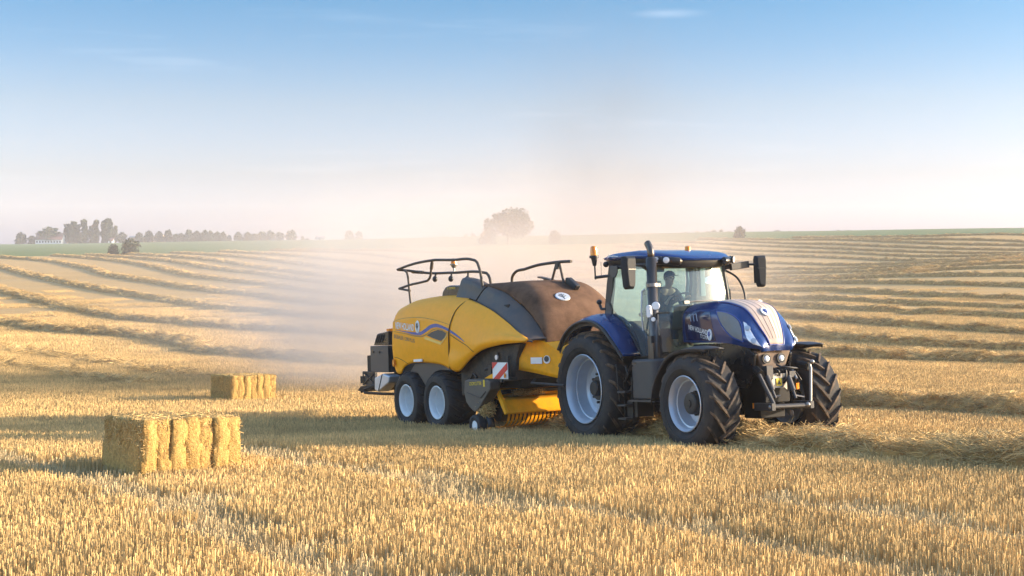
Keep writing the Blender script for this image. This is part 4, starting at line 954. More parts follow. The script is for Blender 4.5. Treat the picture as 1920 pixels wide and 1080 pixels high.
# rear fenders
for s in (-1, 1):
    F_o = [(-.72, -1.23, 1.62), (-.53, -1.23, 1.83), (-.28, -1.23, 1.98), (.05, -1.23, 2.06), (.39, -1.23, 2.055), (.72, -1.23, 1.94), (1.00, -1.22, 1.71), (1.22, -1.18, 1.46)]
    F_m = [(-.75, -1.10, 1.68), (-.54, -1.10, 1.92), (-.28, -1.10, 2.06), (.05, -1.10, 2.125), (.39, -1.10, 2.12), (.74, -1.09, 2.0), (1.02, -1.07, 1.75), (1.20, -1.04, 1.46)]
    F_i = [(-.76, -.86, 1.72), (-.54, -.86, 1.97), (-.28, -.86, 2.11), (.05, -.86, 2.16), (.39, -.86, 2.15), (.74, -.86, 2.0), (1.0, -.87, 1.76), (1.16, -.88, 1.46)]
    F_c = [(-.70, -.72, 1.70), (-.5, -.70, 1.94), (-.28, -.70, 2.09), (.05, -.70, 2.14), (.39, -.70, 2.13), (.70, -.70, 1.99), (.95, -.72, 1.75), (1.10, -.74, 1.46)]
    b = MB(); b.grid(surf([F_o, F_m, F_i, F_c], 34, 16))
    for v in b.bm.verts: v.co.y *= -s
    fd = b.build('rear_fender', M_blue, T, 50, solid=.02)
    b = MB(); Q = [( x, y - .01, z - .025) for x, y, z in F_o]; b.curve(Q, .028, 40, 8); b.grid(surf([[(x, y, z - .02) for x, y, z in F_o], [(x * .985, y + .015, z - .10) for x, y, z in F_o]], 34, 4))
    for v in b.bm.verts: v.co.y *= -s
    b.build('fender_lip', M_black, fd, 50)
    # front fenders
    A = [(1.97, -1.19, .76), (2.06, -1.20, 1.00), (2.26, -1.20, 1.27), (2.53, -1.20, 1.46), (2.84, -1.20, 1.53), (3.12, -1.18, 1.54), (3.30, -1.10, 1.53)]
    B_ = [(1.95, -.95, .78), (2.03, -.95, 1.04), (2.24, -.95, 1.31), (2.53, -.95, 1.50), (2.84, -.95, 1.57), (3.18, -.95, 1.575), (3.47, -.95, 1.54)]
    C_ = [(1.97, -.70, .80), (2.05, -.70, 1.03), (2.25, -.70, 1.29), (2.53, -.70, 1.48), (2.84, -.70, 1.545), (3.14, -.72, 1.55), (3.36, -.78, 1.53)]
    b = MB(); b.grid(surf([A, B_, C_], 34, 12)); b.grid(surf([A, [(x, y + .005, z - .05) for x, y, z in A]], 34, 2))
    for v in b.bm.verts: v.co.y *= -s
    ff = b.build('front_fender', M_grey, T, 50, solid=.015)
    b = MB(); b.tube([(2.5, -.5, 1.1), (2.6, -.62, 1.35), (2.75, -.8, 1.50)], .03, 8)
    for v in b.bm.verts: v.co.y *= -s
    b.build('fender_bracket', M_black, ff)

# cab
b = MB()
PIL = {}
for s in (-1, 1):
    b.tube([(1.42, s * .665, 2.93), (1.46, s * .70, 2.5), (1.47, s * .735, 2.1), (1.44, s * .76, 1.45)], .030, 10)             # front pillar
    b.prism([(.33, 2.95), (.47, 2.95), (.42, 2.6), (.33, 2.28), (.30, 2.0), (.12, 2.0), (.16, 2.3), (.24, 2.65)], 'y', s * .76, s * .82)   # rear pillar
    b.tube([(.42, s * .79, 2.90), (1.42, s * .68, 2.90)], .03, 8); b.tube([(1.44, s * .76, 1.45), (1.28, s * .85, 1.44), (1.05, s * .85, 1.72), (.70, s * .83, 2.03), (.48, s * .82, 2.14), (.30, s * .8, 2.12)], .022, 8)
b.tube([(1.44, -.68, 2.90), (1.54, -.3, 2.91), (1.56, 0, 2.91), (1.54, .3, 2.91), (1.44, .68, 2.90)], .03, 8); b.tube([(.3, -.78, 2.92), (.26, 0, 2.92), (.3, .78, 2.92)], .03, 8)
b.box((.62, 0, 1.5), (1.0, 1.36, .75)); b.box((.20, 0, 1.75), (.18, 1.40, .55)); b.box((1.30, 0, 1.42), (.5, 1.40, .10))
cab = b.build('cab', M_black, T, bevel=.008)
def ws(z, x0, hw, bl): return [(x0 - .02, -hw, z), (x0 + bl * .75, -hw * .5, z), (x0 + bl, 0, z), (x0 + bl * .75, hw * .5, z), (x0 - .02, hw, z)]
b = MB(); b.grid(surf([ws(2.90, 1.46, .655, .10), ws(2.5, 1.49, .69, .11), ws(2.1, 1.50, .725, .12), ws(1.50, 1.47, .75, .12)], 20, 14)); b.build('windscreen', M_glass, cab, 60)
for s in (-1, 1):
    b = MB(); pts = [(.48, 2.14), (.70, 2.035), (1.05, 1.725), (1.28, 1.45), (1.43, 1.46), (1.465, 2.1), (1.455, 2.5), (1.42, 2.88), (.46, 2.88), (.40, 2.6), (.34, 2.30), (.35, 2.17)]
    vs = [b.bm.verts.new((x, s * (.84 - .14 * max(0, (z - 1.9)) * (0.35 + .6 * (x > 1.0))), z)) for x, z in pts]; b.face(vs); b.build('door_glass', M_glass, cab, weld=0)
    b = MB(); b.tube([(1.36, s * .80, 2.50), (1.345, s * .85, 2.47), (1.335, s * .87, 2.15), (1.33, s * .85, 1.85)], .014, 8); b.build('grab_rail', M_silver if s < 0 else M_black, cab)
b = MB(); b.grid(surf([[(.27, -.75, 2.9), (.24, 0, 2.9), (.27, .75, 2.9)], [(.14, -.76, 2.02), (.10, 0, 2.02), (.14, .76, 2.02)]], 8, 4)); b.build('rear_glass', M_glass, cab, 60)
b = MB(); b.curve([(1.30, .74, 2.82), (1.46, .92, 2.66), (1.56, .97, 2.45), (1.61, .95, 2.19), (1.58, .9, 2.0)], .017, 22); b.build('handrail', M_black, cab)
b = MB(); b.tube([(1.585, -.22, 2.265), (1.63, -.02, 2.285), (1.60, .30, 2.29), (1.55, .58, 2.28)], .013, 8); b.box((1.60, -.2, 2.27), (.07, .10, .05)); b.build('wiper', M_steel, cab)
b = MB()
for s in (-1, 1): b.box((1.37, s * .55, 2.82), (.05, .22, .10))
b.box((1.50, 0, 2.855), (.03, 1.1, .07)); b.build('sunlit_visor_trim', mat('sunlit trim tan', (.30, .21, .10), .6), cab, bevel=.008)  # sunlit roof trim painted as a tan strip at the windscreen top
b = MB(); b.box((1.33, 0, 2.0), (.35, .42, .30), taper=.8); b.box((1.28, 0, 2.18), (.2, .34, .10)); b.tube([(1.30, 0, 2.1), (1.22, 0, 2.30)], .035, 10); b.build('dashboard', M_black, cab, bevel=.02)
b = MB(); wc = Vector((1.17, 0, 2.335)); n_ = Vector((-.5, 0, .86)); u_ = Vector((0, 1, 0)); v_ = n_.cross(u_)
b.tube([wc + u_ * .19 * math.cos(k * math.pi / 12) + v_ * .19 * math.sin(k * math.pi / 12) for k in range(25)], .014, 8)
for k in (0, 8, 16): b.tube([wc, wc + u_ * .19 * math.cos(k * math.pi / 12) + v_ * .19 * math.sin(k * math.pi / 12)], .012, 6)
b.build('steering_wheel', M_black, cab)
b = MB(); b.box((.68, 0, 1.93), (.50, .50, .13)); b.box((.44, 0, 2.24), (.13, .48, .58), Matrix.Rotation(-.12, 3, 'Y')); b.box((.40, 0, 2.60), (.10, .28, .16)); b.box((.68, -.34, 2.12), (.36, .12, .07)); b.box((.68, .33, 2.12), (.3, .08, .06)); b.build('seat', M_seat, cab, bevel=.04, seg=3)
b = MB(); b.box((.85, -.42, 2.30), (.04, .20, .26)); b.tube([(.85, -.40, 2.0), (.85, -.42, 2.25)], .015); b.build('control_screen', M_inter, cab, bevel=.01)
b = MB(); b.tube([(.95, .30, 2.86), (1.02, .26, 2.62), (1.0, .24, 2.42)], .028, 8); b.box((1.05, .52, 2.62), (.05, .10, .48)); b.build('cab_trim', M_inter, cab, bevel=.01)
# roof
def contour(sc, dz, top):
    half = [(0.0, .60), (.02, .72), (.22, .80), (.6, .82), (1.0, .80), (1.32, .74), (1.56, .68), (1.70, .60), (1.79, .44), (1.84, .2)]
    P = []
    for x, y in half: P.append((x, -y))
    P = P + [(x, -y) for x, y in P[::-1]]
    P = np.array(P + [P[0]]); P = cr_pts(P, 61)[:-1]
    c = np.array([.92, 0]); P = c + (P - c) * np.array(sc)
    zb = np.interp(P[:, 0], [0, .4, 1.0, 1.5, 1.84], [3.06, 3.03, 3.02, 2.975, 2.925]); zt_ = np.interp(P[:, 0], [0, .15, .4, 1.0, 1.5, 1.75, 1.84], [3.09, 3.12, 3.14, 3.135, 3.07, 3.01, 2.975])
    z = zb + (zt_ - zb) * top + dz
    return np.column_stack([P, z])
def closed(G): G = np.array(G); return np.concatenate([G, G[:, :1]], 1)
b = MB(); b.grid(closed([contour((.96, .95), -.012, 0), contour((.985, .98), -.002, .0), contour((1.0, 1.0), .02, .12), contour((.995, .985), .0, .6), contour((.97, .93), .0, .92), contour((.90, .80), .008, 1.0), contour((.5, .45), .016, 1.0), contour((.02, .02), .018, 1.0)]))
roof = b.build('cab_roof', M_blue, T, 45)
b = MB(); b.grid(closed([contour((.5, .5), -.13, 0), contour((.90, .87), -.125, 0), contour((.955, .94), -.06, 0), contour((.962, .95), -.006, 0)])); b.build('roof_underside', M_black, roof, 45)
for s in (-1, 1):
    b = MB(); P = cr_pts([(1.36, s * .745, 2.955), (1.52, s * .69, 2.945), (1.66, s * .615, 2.93), (1.76, s * .50, 2.915), (1.80, s * .38, 2.905)], 14)
    b.tube([tuple(p) for p in P], [.03] + [.066] * 12 + [.03], 12); pod = b.build('lamp_pod', M_gloss, roof)
    for (x, y, z, nn) in ((1.545, .655, 2.95, (.55, .84, -.05)), (1.70, .60, 2.935, (.80, .60, -.05))):
        n = Vector((nn[0], nn[1] * s, nn[2])).normalized(); c = Vector((x, y * s, z)) + n * .050
        bb = MB(); bb.disc(c, n, .058, .035, 18, .062); bb.build('lamp_ring', M_black, pod); bb = MB(); bb.disc(c + n * .036, n, .050, .006, 18, .040); bb.build('roof_lamp', M_lens, pod)
MB().lathe([(3.13, .05), (3.195, .05), (3.21, .035), (3.215, 0)], (1.0, .30, 0), 'z', 16).build('roof_beacon', M_amber, roof)
b = MB()
for P in ([(.30, 3.07), (.36, 3.135), (.34, 3.08)], [(.36, 3.10), (.47, 3.085)], [(.45, 3.095), (.62, 3.075)]): b.tube([(x, -.812 - .004 * (x > .3), z) for x, z in P], .007, 6)
b.build('roof_script_mark', M_wpaint, roof)
# mirrors on long arms
for s in (-1, 1):
    b = MB(); yc = s * (1.24 if s < 0 else 1.29)
    if s < 0:
        b.tube([(1.36, s * .70, 2.86), (1.50, s * .84, 2.815), (1.60, s * 1.0, 2.86), (1.60, s * 1.14, 2.87)], [.03, .035, .025, .022], 8); 
    else:
        b.box((1.50, .95, 2.85), (.07, .36, .11), Matrix.Rotation(.12, 3, 'X')); b.tube([(1.42, .70, 2.83), (1.48, .8, 2.84)], .04); b.tube([(1.52, 1.1, 2.87), (1.60, 1.22, 2.86)], .02)
    arm = b.build('mirror_arm', M_black, T, bevel=.008 if s > 0 else 0)
    b = MB(); R = Matrix.Rotation(s * -.22, 3, 'Z')
    prof = [(-.115, 3.005), (.115, 3.005), (.135, 2.93), (.125, 2.72), (.10, 2.52), (.06, 2.49), (-.06, 2.495), (-.085, 2.54), (-.10, 2.72), (-.125, 2.93)]
    G0 = [Vector((-.055, y, z)) for y, z in prof]; G1 = [Vector((.02, y * .96, z)) for y, z in prof]; G2 = [Vector((.065, y * .72, 2.75 + (z - 2.75) * .86)) for y, z in prof]
    V = [[b.bm.verts.new((R @ Vector((p.x, p.y * (-1 if s < 0 else .78), 0))) + Vector((1.61, yc, p.z))) for p in g] for g in (G0, G1, G2)]
    for A, B in zip(V, V[1:]):
        for i in range(10): b.face([A[i], A[(i + 1) % 10], B[(i + 1) % 10], B[i]])
    b.face(V[0]); b.face(V[2]); mi = b.build('mirror', M_slate, arm, 40, weld=0, bevel=.012)
    bb = MB(); c = R @ Vector((-.058, 0, 0)); bb.box((1.61 + c.x, yc + c.y, 2.76), (.004, .19, .40), R); bb.build('mirror_glass', M_mirror, mi)
    bb = MB(); c = R @ Vector((.062, 0, 0)); bb.box((1.61 + c.x, yc + c.y, 2.80), (.012, .16, .012), R); bb.build('mirror_seam', M_gloss, mi)
# exhaust stack
b = MB(); b.cyl((1.66, -.86, 1.42), (1.66, -.86, 2.965), .082, seg=24); b.cyl((1.66, -.86, 2.965), (1.66, -.86, 2.985), .082, .062, 24); b.box((1.66, -.86, 1.55), (.15, .16, .42)); ex = b.build('exhaust_pipe', M_exh, T, bevel=0)
b = MB(); b.tube([(1.66, -.86, 2.95), (1.66, -.86, 3.06), (1.645, -.86, 3.12), (1.60, -.87, 3.20), (1.585, -.872, 3.215)], .055, 16, cap=False); b.build('exhaust_tip', M_exh, ex, solid=.006)
b = MB(); b.cyl((1.66, -.86, 2.52), (1.66, -.86, 2.575), .088, seg=24); b.box((1.60, -.78, 2.545), (.26, .06, .055)); b.box((1.54, -.80, 2.51), (.05, .05, .05)); b.build('exhaust_clamp', M_steel, ex, bevel=.003)
b = MB(); b.box((1.98, -.90, 2.10), (.34, .05, .028)); b.box((1.84, -.95, 2.05), (.10, .03, .10)); b.box((1.78, -.98, 1.7), (.03, .05, .12)); br = b.build('lamp_bracket', M_black, ex, bevel=.004)
for (c, r, h) in (((1.90, -.97, 2.215), .066, .06), ((1.86, -1.0, 2.01), .036, .04)):
    n = Vector((.72, -.69, 0)).normalized(); b = MB(); b.disc(Vector(c) - n * h, n, r * .8, h, 18, r * 1.08); lb = b.build('side_lamp', M_black, br); b = MB(); b.disc(c, n, r, .012, 18, r * .85); b.build('lamp_lens', M_lens, lb)
b = MB(); n = Vector((.72, -.69, 0)).normalized(); u = Vector((.69, .72, 0))
G = []
for h, k in ((-.03, 1.1), (.012, 1.05), (.03, .8)): G.append([Vector((1.75, -1.0, 2.135)) + n * h + u * .042 * k * math.cos(t) + Vector((0, 0, 1)) * (.045 * k * math.sin(t) + .055 * (1 if math.sin(t) > 0 else -1)) for t in np.linspace(0, 2 * math.pi, 25)])
b.grid(G); vs = b.bm.verts[:]; b.bm.verts.ensure_lookup_table(); b.face([b.bm.verts[50 + i] for i in range(24)]); b.build('side_lamp', M_lens, br, weld=0)
# fuel tank with rounded corners, ladder
def rrect(x0, x1, y0, y1, r, n=5):
    P = []
    for (cx, cy, a0) in ((x1 - r, y1 - r, 0), (x0 + r, y1 - r, 90), (x0 + r, y0 + r, 180), (x1 - r, y0 + r, 270)):
        for k in range(n + 1): a = math.radians(a0 + 90 * k / n); P.append((cx + r * math.cos(a), cy + r * math.sin(a)))
    return P
b = MB(); b.prism(rrect(1.24, 1.98, -1.10, -.55, .16), 'z', .77, 1.40); tank = b.build('fuel_tank', M_grey, T, bevel=.04, seg=3)
b = MB(); b.box((1.6, -.95, .755), (.75, .32, .03)); b.build('tank_strap', M_dsteel, tank)
b = MB(); b.disc((1.36, -1.095, 1.30), (0, -1, 0), .012, .012, 8); b.disc((1.33, -1.09, 1.05), (0, -1, 0), .012, .012, 8); b.disc((1.45, -1.1, 1.34), (0, -1, 0), .012, .012, 8); b.build('tank_bolt', M_gloss, tank)
b = MB()
for x in (.97, 1.20): b.box((x, -1.0, .76), (.02, .06, .72))
b.curve([(.86, -1.12, 1.30), (.93, -1.13, 1.32), (.95, -1.13, 1.20), (.955, -1.12, .95), (.95, -1.10, .74)], .014); b.tube([(1.04, -1.02, 1.30), (1.10, -1.02, 1.16), (1.0, -1.02, 1.05)], .018, 8); b.box((1.15, -.85, .62), (.3, .3, .25))
lad = b.build('step_ladder', M_black, T)
for z in (.47, .68, .89): MB().box((1.085, -1.05, z), (.24, .22, .03)).build('step', M_dsteel, lad, bevel=.005)
# rotating beacon on a stalk behind the cab
b = MB(); b.tube([(.34, -.80, 2.78), (-.04, -.86, 2.775)], .026, 8); b.tube([(-.04, -.86, 2.74), (-.05, -.86, 3.02)], .014, 8); b.tube([(-.05, -.86, 2.97), (-.055, -.86, 3.10)], [.03, .055], 12); b.cyl((-.055, -.86, 3.10), (-.055, -.86, 3.14), .078, seg=18); b.tube([(.12, -.84, 2.80), (.125, -.84, 3.02)], .004, 5)
bs = b.build('beacon_stalk', M_black, T); MB().lathe([(3.14, .062), (3.22, .064), (3.285, .055), (3.30, .035), (3.302, 0)], (-.055, -.86, 0), 'z', 18).build('beacon', M_amber, bs)
b = MB(); b.ball((.05, -.86, 2.36), .055, 12, (1, .8, .8)); b.tube([(.06, -.86, 2.32), (.10, -.85, 2.24), (.18, -.82, 2.24)], .025, 8); b.build('rear_lamp', M_black, cab)
b = MB(); b.ball((.28, -.84, 2.97), .05, 12); b.build('rear_work_lamp', M_black, roof)
b = MB(); b.prism([(.40, 2.93), (.62, 2.93), (.62, 2.82), (.56, 2.74), (.46, 2.74), (.40, 2.80)], 'y', -.845, -.822); b.prism([(.24, 2.34), (.32, 2.34), (.40, 2.22), (.40, 2.12), (.30, 2.08), (.20, 2.12)], 'y', -.85, -.825); b.build('hinge_plate', M_grey, cab, bevel=.01)
MB().lathe([(0, .0), (.005, .05), (.03, .062), (.04, .05), (.042, 0)], (2.50, .54, 2.19), 'x', 16).build('side_lamp', M_lens, T)
MB().tube([(2.49, .54, 2.19), (2.46, .48, 2.1), (2.45, .44, 2.0)], .02).build('lamp_bracket', M_black, T)
# ------------------------------------------------------------------ the baler (x forward, y to its left, origin under the rear axle)
B = empty('baler', FB, 'big yellow square baler with a dust brown bonnet hitched behind the tractor', 'baler')
bt = {s: tyre_mesh('tyre', 0.590, 0.300, 0.58, 18, 0.042, 0.085, 0.26, -s, [M_rubber, M_rubber], 1.6, 0.05, 0.03) for s in (-1, 1)}
rimB = [(.285, .318), (.292, .303), (.27, .285), (.24, .272), (.17, .268), (.165, .255), (.08, .250), (-.02, .245), (-.06, .235), (-.075, .20), (-.05, .12), (-.05, 0)]
def hub_b(s):
    b = MB(); b.lathe([(s * -.3, .10), (s * -.03, .10), (s * -.025, .07), (s * .02, .065), (s * .02, 0)], seg=20)
    for k in range(8): a = 2 * math.pi * k / 8; b.disc((.14 * math.cos(a), s * -.065, .14 * math.sin(a)), (0, s, 0), .014, .03, 6)
    return b.mesh('wheel', M_white)
for x in (0, 1.271):
    for s in (-1, 1): wheel(B, 'wheel', (x, s * 1.04, .565), s, bt[s], rimB, M_white, hub_b, M_white)
b = MB(); b.box((1.6, 0, 1.7), (3.6, 1.9, 1.3)); b.box((.7, 0, .9), (2.2, 1.3, .5)); b.box((2.9, 0, 1.15), (2.0, 2.1, .55)); b.cyl((0, -1, .565), (0, 1, .565), .07); b.cyl((1.271, -1, .565), (1.271, 1, .565), .07); b.box((.63, -.80, .80), (1.5, .12, .16)); b.box((.63, .80, .80), (1.5, .12, .16))
b.box((-.9, 0, 1.35), (1.2, 1.5, .9)); b.box((-1.4, 0, .95), (1.2, 1.2, .35))
b.build('chassis', M_chassis, B, bevel=.02)
b = MB(); b.tube([(3.6, 0, .95), (4.6, 0, .72), (5.3, 0, .60)], [.14, .11, .07], 10); b.tube([(4.2, .15, 1.25), (4.9, .05, .85), (5.1, 0, .85)], .06, 10); b.build('drawbar', M_chassis, B)
# mudguard between the wheels
b = MB(); b.prism([(.02, 1.12), (.25, 1.29), (.9, 1.33), (1.55, 1.29), (1.75, 1.16), (1.30, 1.17), (1.05, 1.12), (.80, .98), (.66, .86), (.52, .98), (.36, 1.10)], 'y', -1.24, -.9)
b.build('mudguard', M_grey, B, bevel=.02)

# side panels: lofts from the wheel arch up over the crease to the roof line
R_bot = [(-.50, -1.31, 1.22), (-.44, -1.31, 1.13), (-.23, -1.31, 1.09), (-.12, -1.31, 1.19), (.15, -1.31, 1.28), (.60, -1.31, 1.315), (1.02, -1.31, 1.31), (1.56, -1.31, 1.265), (1.84, -1.31, 1.19)]
R_mid = [(-.50, -1.345, 1.55), (-.2, -1.35, 1.60), (.2, -1.355, 1.62), (.9, -1.36, 1.66), (1.4, -1.36, 1.64), (1.86, -1.355, 1.60)]
R_cre = [(-.47, -1.335, 2.11), (-.07, -1.345, 2.16), (.35, -1.35, 2.175), (.71, -1.35, 2.17), (1.25, -1.35, 2.12), (1.93, -1.345, 2.01)]
R_cr2 = [(-.465, -1.315, 2.135), (-.07, -1.325, 2.185), (.35, -1.328, 2.20), (.71, -1.328, 2.195), (1.25, -1.328, 2.145), (1.935, -1.325, 2.035)]
R_up = [(-.455, -1.27, 2.25), (-.05, -1.26, 2.36), (.36, -1.25, 2.40), (.76, -1.23, 2.42), (1.3, -1.22, 2.41), (2.02, -1.22, 2.31)]
R_top = [(-.44, -1.20, 2.345), (.0, -1.13, 2.475), (.40, -1.05, 2.53), (.80, -1.0, 2.555), (1.3, -.96, 2.56), (2.06, -.97, 2.50)]
R_roof = [(-.38, -.60, 2.42), (.0, -.60, 2.54), (.42, -.60, 2.585), (.84, -.60, 2.60), (1.32, -.60, 2.60), (2.05, -.60, 2.58)]
def two(bm_grid, name, mats, solid=.02, ang=40):
    out_ = []
    for s in (-1, 1):
        b = MB(); b.grid(bm_grid)
        for v in b.bm.verts: v.co.y *= -s
        out_.append(b.build(name, mats, B, ang, solid=solid))
    return out_
low = surf([R_bot, R_mid, R_cre], 44, 18); upp = surf([R_cr2, R_up, R_top, R_roof], 44, 16)
RG = np.concatenate([low, upp])
side = two(RG, 'side_panel', M_yellow)
F_bot = [(1.88, -1.31, 1.19), (2.02, -1.31, 1.15), (2.19, -1.31, 1.165), (2.37, -1.31, 1.26), (2.55, -1.31, 1.36), (2.97, -1.31, 1.53), (3.60, -1.30, 1.635), (4.50, -1.28, 1.685)]
F_flg = [(1.885, -1.345, 1.225), (2.02, -1.345, 1.19), (2.17, -1.345, 1.205), (2.34, -1.345, 1.30), (2.52, -1.345, 1.40), (2.95, -1.345, 1.575), (3.60, -1.33, 1.68), (4.53, -1.30, 1.715)]
F_mid = [(1.91, -1.355, 1.62), (2.06, -1.36, 1.60), (2.25, -1.36, 1.575), (2.45, -1.36, 1.57), (2.70, -1.36, 1.60), (3.0, -1.36, 1.66), (3.62, -1.335, 1.73), (4.545, -1.295, 1.725)]
F_cre = [(1.95, -1.345, 2.02), (2.14, -1.345, 1.95), (2.35, -1.345, 1.86), (2.62, -1.345, 1.78), (2.9, -1.34, 1.76), (3.2, -1.335, 1.78), (3.7, -1.32, 1.79), (4.55, -1.285, 1.735)]
F_up = [(2.0, -1.24, 2.30), (2.22, -1.24, 2.25), (2.50, -1.24, 2.18), (2.86, -1.23, 2.08), (3.20, -1.23, 1.98), (3.5, -1.23, 1.91), (3.85, -1.24, 1.84), (4.50, -1.25, 1.745)]
F_top = [(2.05, -1.02, 2.49), (2.30, -1.03, 2.44), (2.60, -1.05, 2.37), (3.01, -1.06, 2.25), (3.40, -1.09, 2.11), (3.70, -1.12, 2.00), (3.98, -1.16, 1.89), (4.40, -1.20, 1.755)]
FG = surf([F_bot, F_flg, F_mid, F_cre, F_up, F_top], 46, 34)
front = two(FG, 'front_side_panel', M_yellow)
sp, fp = side[0], front[0]
SP = np.concatenate([low.reshape(-1, 3), upp.reshape(-1, 3), FG.reshape(-1, 3)])
def side_y(x, z):
    d = (SP[:, 0] - x) ** 2 + (SP[:, 2] - z) ** 2; k = np.argsort(d)[:4]; w = 1 / (d[k] + 1e-6); return float((SP[k, 1] * w).sum() / w.sum())
b = MB(); b.grid(surf([[(x, y + .05, z) for x, y, z in R_roof], [(x, 0, z + .02) for x, y, z in R_roof], [(x, -y - .05, z) for x, y, z in R_roof]], 30, 8)); b.build('roof_panel', M_yellow, B, solid=.02)
b = MB(); b.prism([(-1.2, 1.28), (1.2, 1.28), (1.2, 2.2), (1.1, 2.36), (.5, 2.46), (-.5, 2.46), (-1.1, 2.36), (-1.2, 2.2)], 'x', -.46, -.38); b.build('rear_wall', M_chassis, B, bevel=.01)
def ribbon_on(parent, name, P, w, m, n=60, off=.004):
    """flat painted band following (x, z) centre line on the panel; w may vary"""
    C = cr_pts(np.array(P)[:, :2], n); W_ = np.interp(np.linspace(0, 1, n), np.linspace(0, 1, len(w)), w)
    Tn = np.gradient(C, axis=0); Tn /= np.linalg.norm(Tn, axis=1)[:, None]; Nn = np.stack([-Tn[:, 1], Tn[:, 0]], 1)
    A = C + Nn * W_[:, None] / 2; D = C - Nn * W_[:, None] / 2
    G = [[(x, side_y(x, z) - off, z) for x, z in Q] for Q in (D, C, A)]
    b = MB(); b.grid(G); return b.build(name, m, parent, weld=0, normals=False)
ribbon_on(sp, 'blue_stripe', [(-.33, 1.955), (.1, 1.915), (.55, 1.875), (.78, 1.875), (.98, 1.93), (1.2, 2.0), (1.42, 2.015), (1.62, 1.985), (1.92, 1.915)], [.006, .014, .03, .05, .065, .075, .07, .055, .05], M_decblue)
ribbon_on(fp, 'blue_stripe', [(1.95, 1.905), (2.15, 1.84), (2.35, 1.76), (2.48, 1.705)], [.05, .045, .03, .008], M_decblue)
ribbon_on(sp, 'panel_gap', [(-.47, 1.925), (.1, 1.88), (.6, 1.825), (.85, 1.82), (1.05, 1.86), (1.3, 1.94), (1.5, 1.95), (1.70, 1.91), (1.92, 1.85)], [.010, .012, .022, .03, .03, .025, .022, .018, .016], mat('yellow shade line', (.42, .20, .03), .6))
ribbon_on(fp, 'panel_gap', [(1.95, 1.84), (2.3, 1.72), (2.6, 1.62), (2.8, 1.52)], [.014, .014, .014, .012], M_line)
ribbon_on(sp, 'panel_gap', [(-.47, 1.42), (-.30, 1.40), (-.05, 1.34), (.10, 1.285)], [.010, .010, .010, .010], M_line)
b = MB(); P = cr_pts([(1.875, -1.35, 1.20), (1.89, -1.365, 1.6), (1.94, -1.357, 2.01), (2.02, -1.235, 2.31), (2.07, -.975, 2.50)], 30); b.tube([tuple(p) for p in P], .009, 6); b.build('panel_gap', M_line, sp)
ribbon_on(sp, 'crease_line', [(-.46, 2.118), (-.07, 2.17), (.35, 2.185), (.71, 2.18), (1.25, 2.13), (1.93, 2.02)], [.016, .014, .012, .010], mat('crease shade line', (.50, .22, .01), .6))  # crease shading painted on as a darker yellow line
pts = [(1.04, 1.835), (1.25, 1.90), (1.48, 1.935), (1.65, 1.915), (1.80, 1.865), (1.74, 1.79), (1.60, 1.725), (1.3, 1.775)]
b = MB(); cx, cz = 1.5, 1.83; vs = [b.bm.verts.new((x, side_y(x, z) - .006, z)) for x, z in pts]; b.face(vs); b.build('intake_panel', M_grey, sp, weld=0)
M_ylight = mat('pale yellow bevel', (.80, .46, .05), .45)
b = MB()
for p, q, w in (((.95, 1.815), (1.60, 1.70), .05), ((1.60, 1.70), (1.83, 1.86), .035)):
    d = np.array(q) - np.array(p); n_ = np.array([-d[1], d[0]]); n_ /= np.linalg.norm(n_); w2 = -n_ * w if n_[1] > 0 else n_ * w
    A = [np.array(p) + d * t for t in np.linspace(0, 1, 8)]; b.grid([[(x, side_y(x, z) - .004, z) for x, z in A], [(x + w2[0], side_y(x + w2[0], z + w2[1]) - .012, z + w2[1]) for x, z in A]])
b.build('intake_bevel', M_ylight, sp, weld=0)
text_on(sp, 'NEW HOLLAND', (-.33, 1.985), (.50, 1.925), .13, M_wpaint, side_y, bold=.02, off=.008)
badge(sp, (.655, side_y(.655, 2.0) - .006, 2.0), (0, -1, 0), .085, .125, (1, 0, 0), M_decgrey)
text_on(sp, 'BIGBALER 1290 PLUS', (-.40, 1.80), (.52, 1.695), .075, M_decgrey, side_y, bold=.006, off=.006)
b = MB(); b.prism([(.42, 1.375), (.76, 1.385), (.76, 1.335), (.42, 1.325)], 'y', -1.352, -1.33); b.build('sticker', M_wpaint, sp)
for x, z in ((-.43, 1.30), (2.03, 1.38)):
    b = MB(); b.prism([(x + .055 * math.cos(t) * .7, z + .075 * math.sin(t)) for t in np.linspace(0, 6.283, 15)[:-1]], 'y', -1.375, -1.34); b.build('reflector', M_amber, sp if x < 1 else fp)
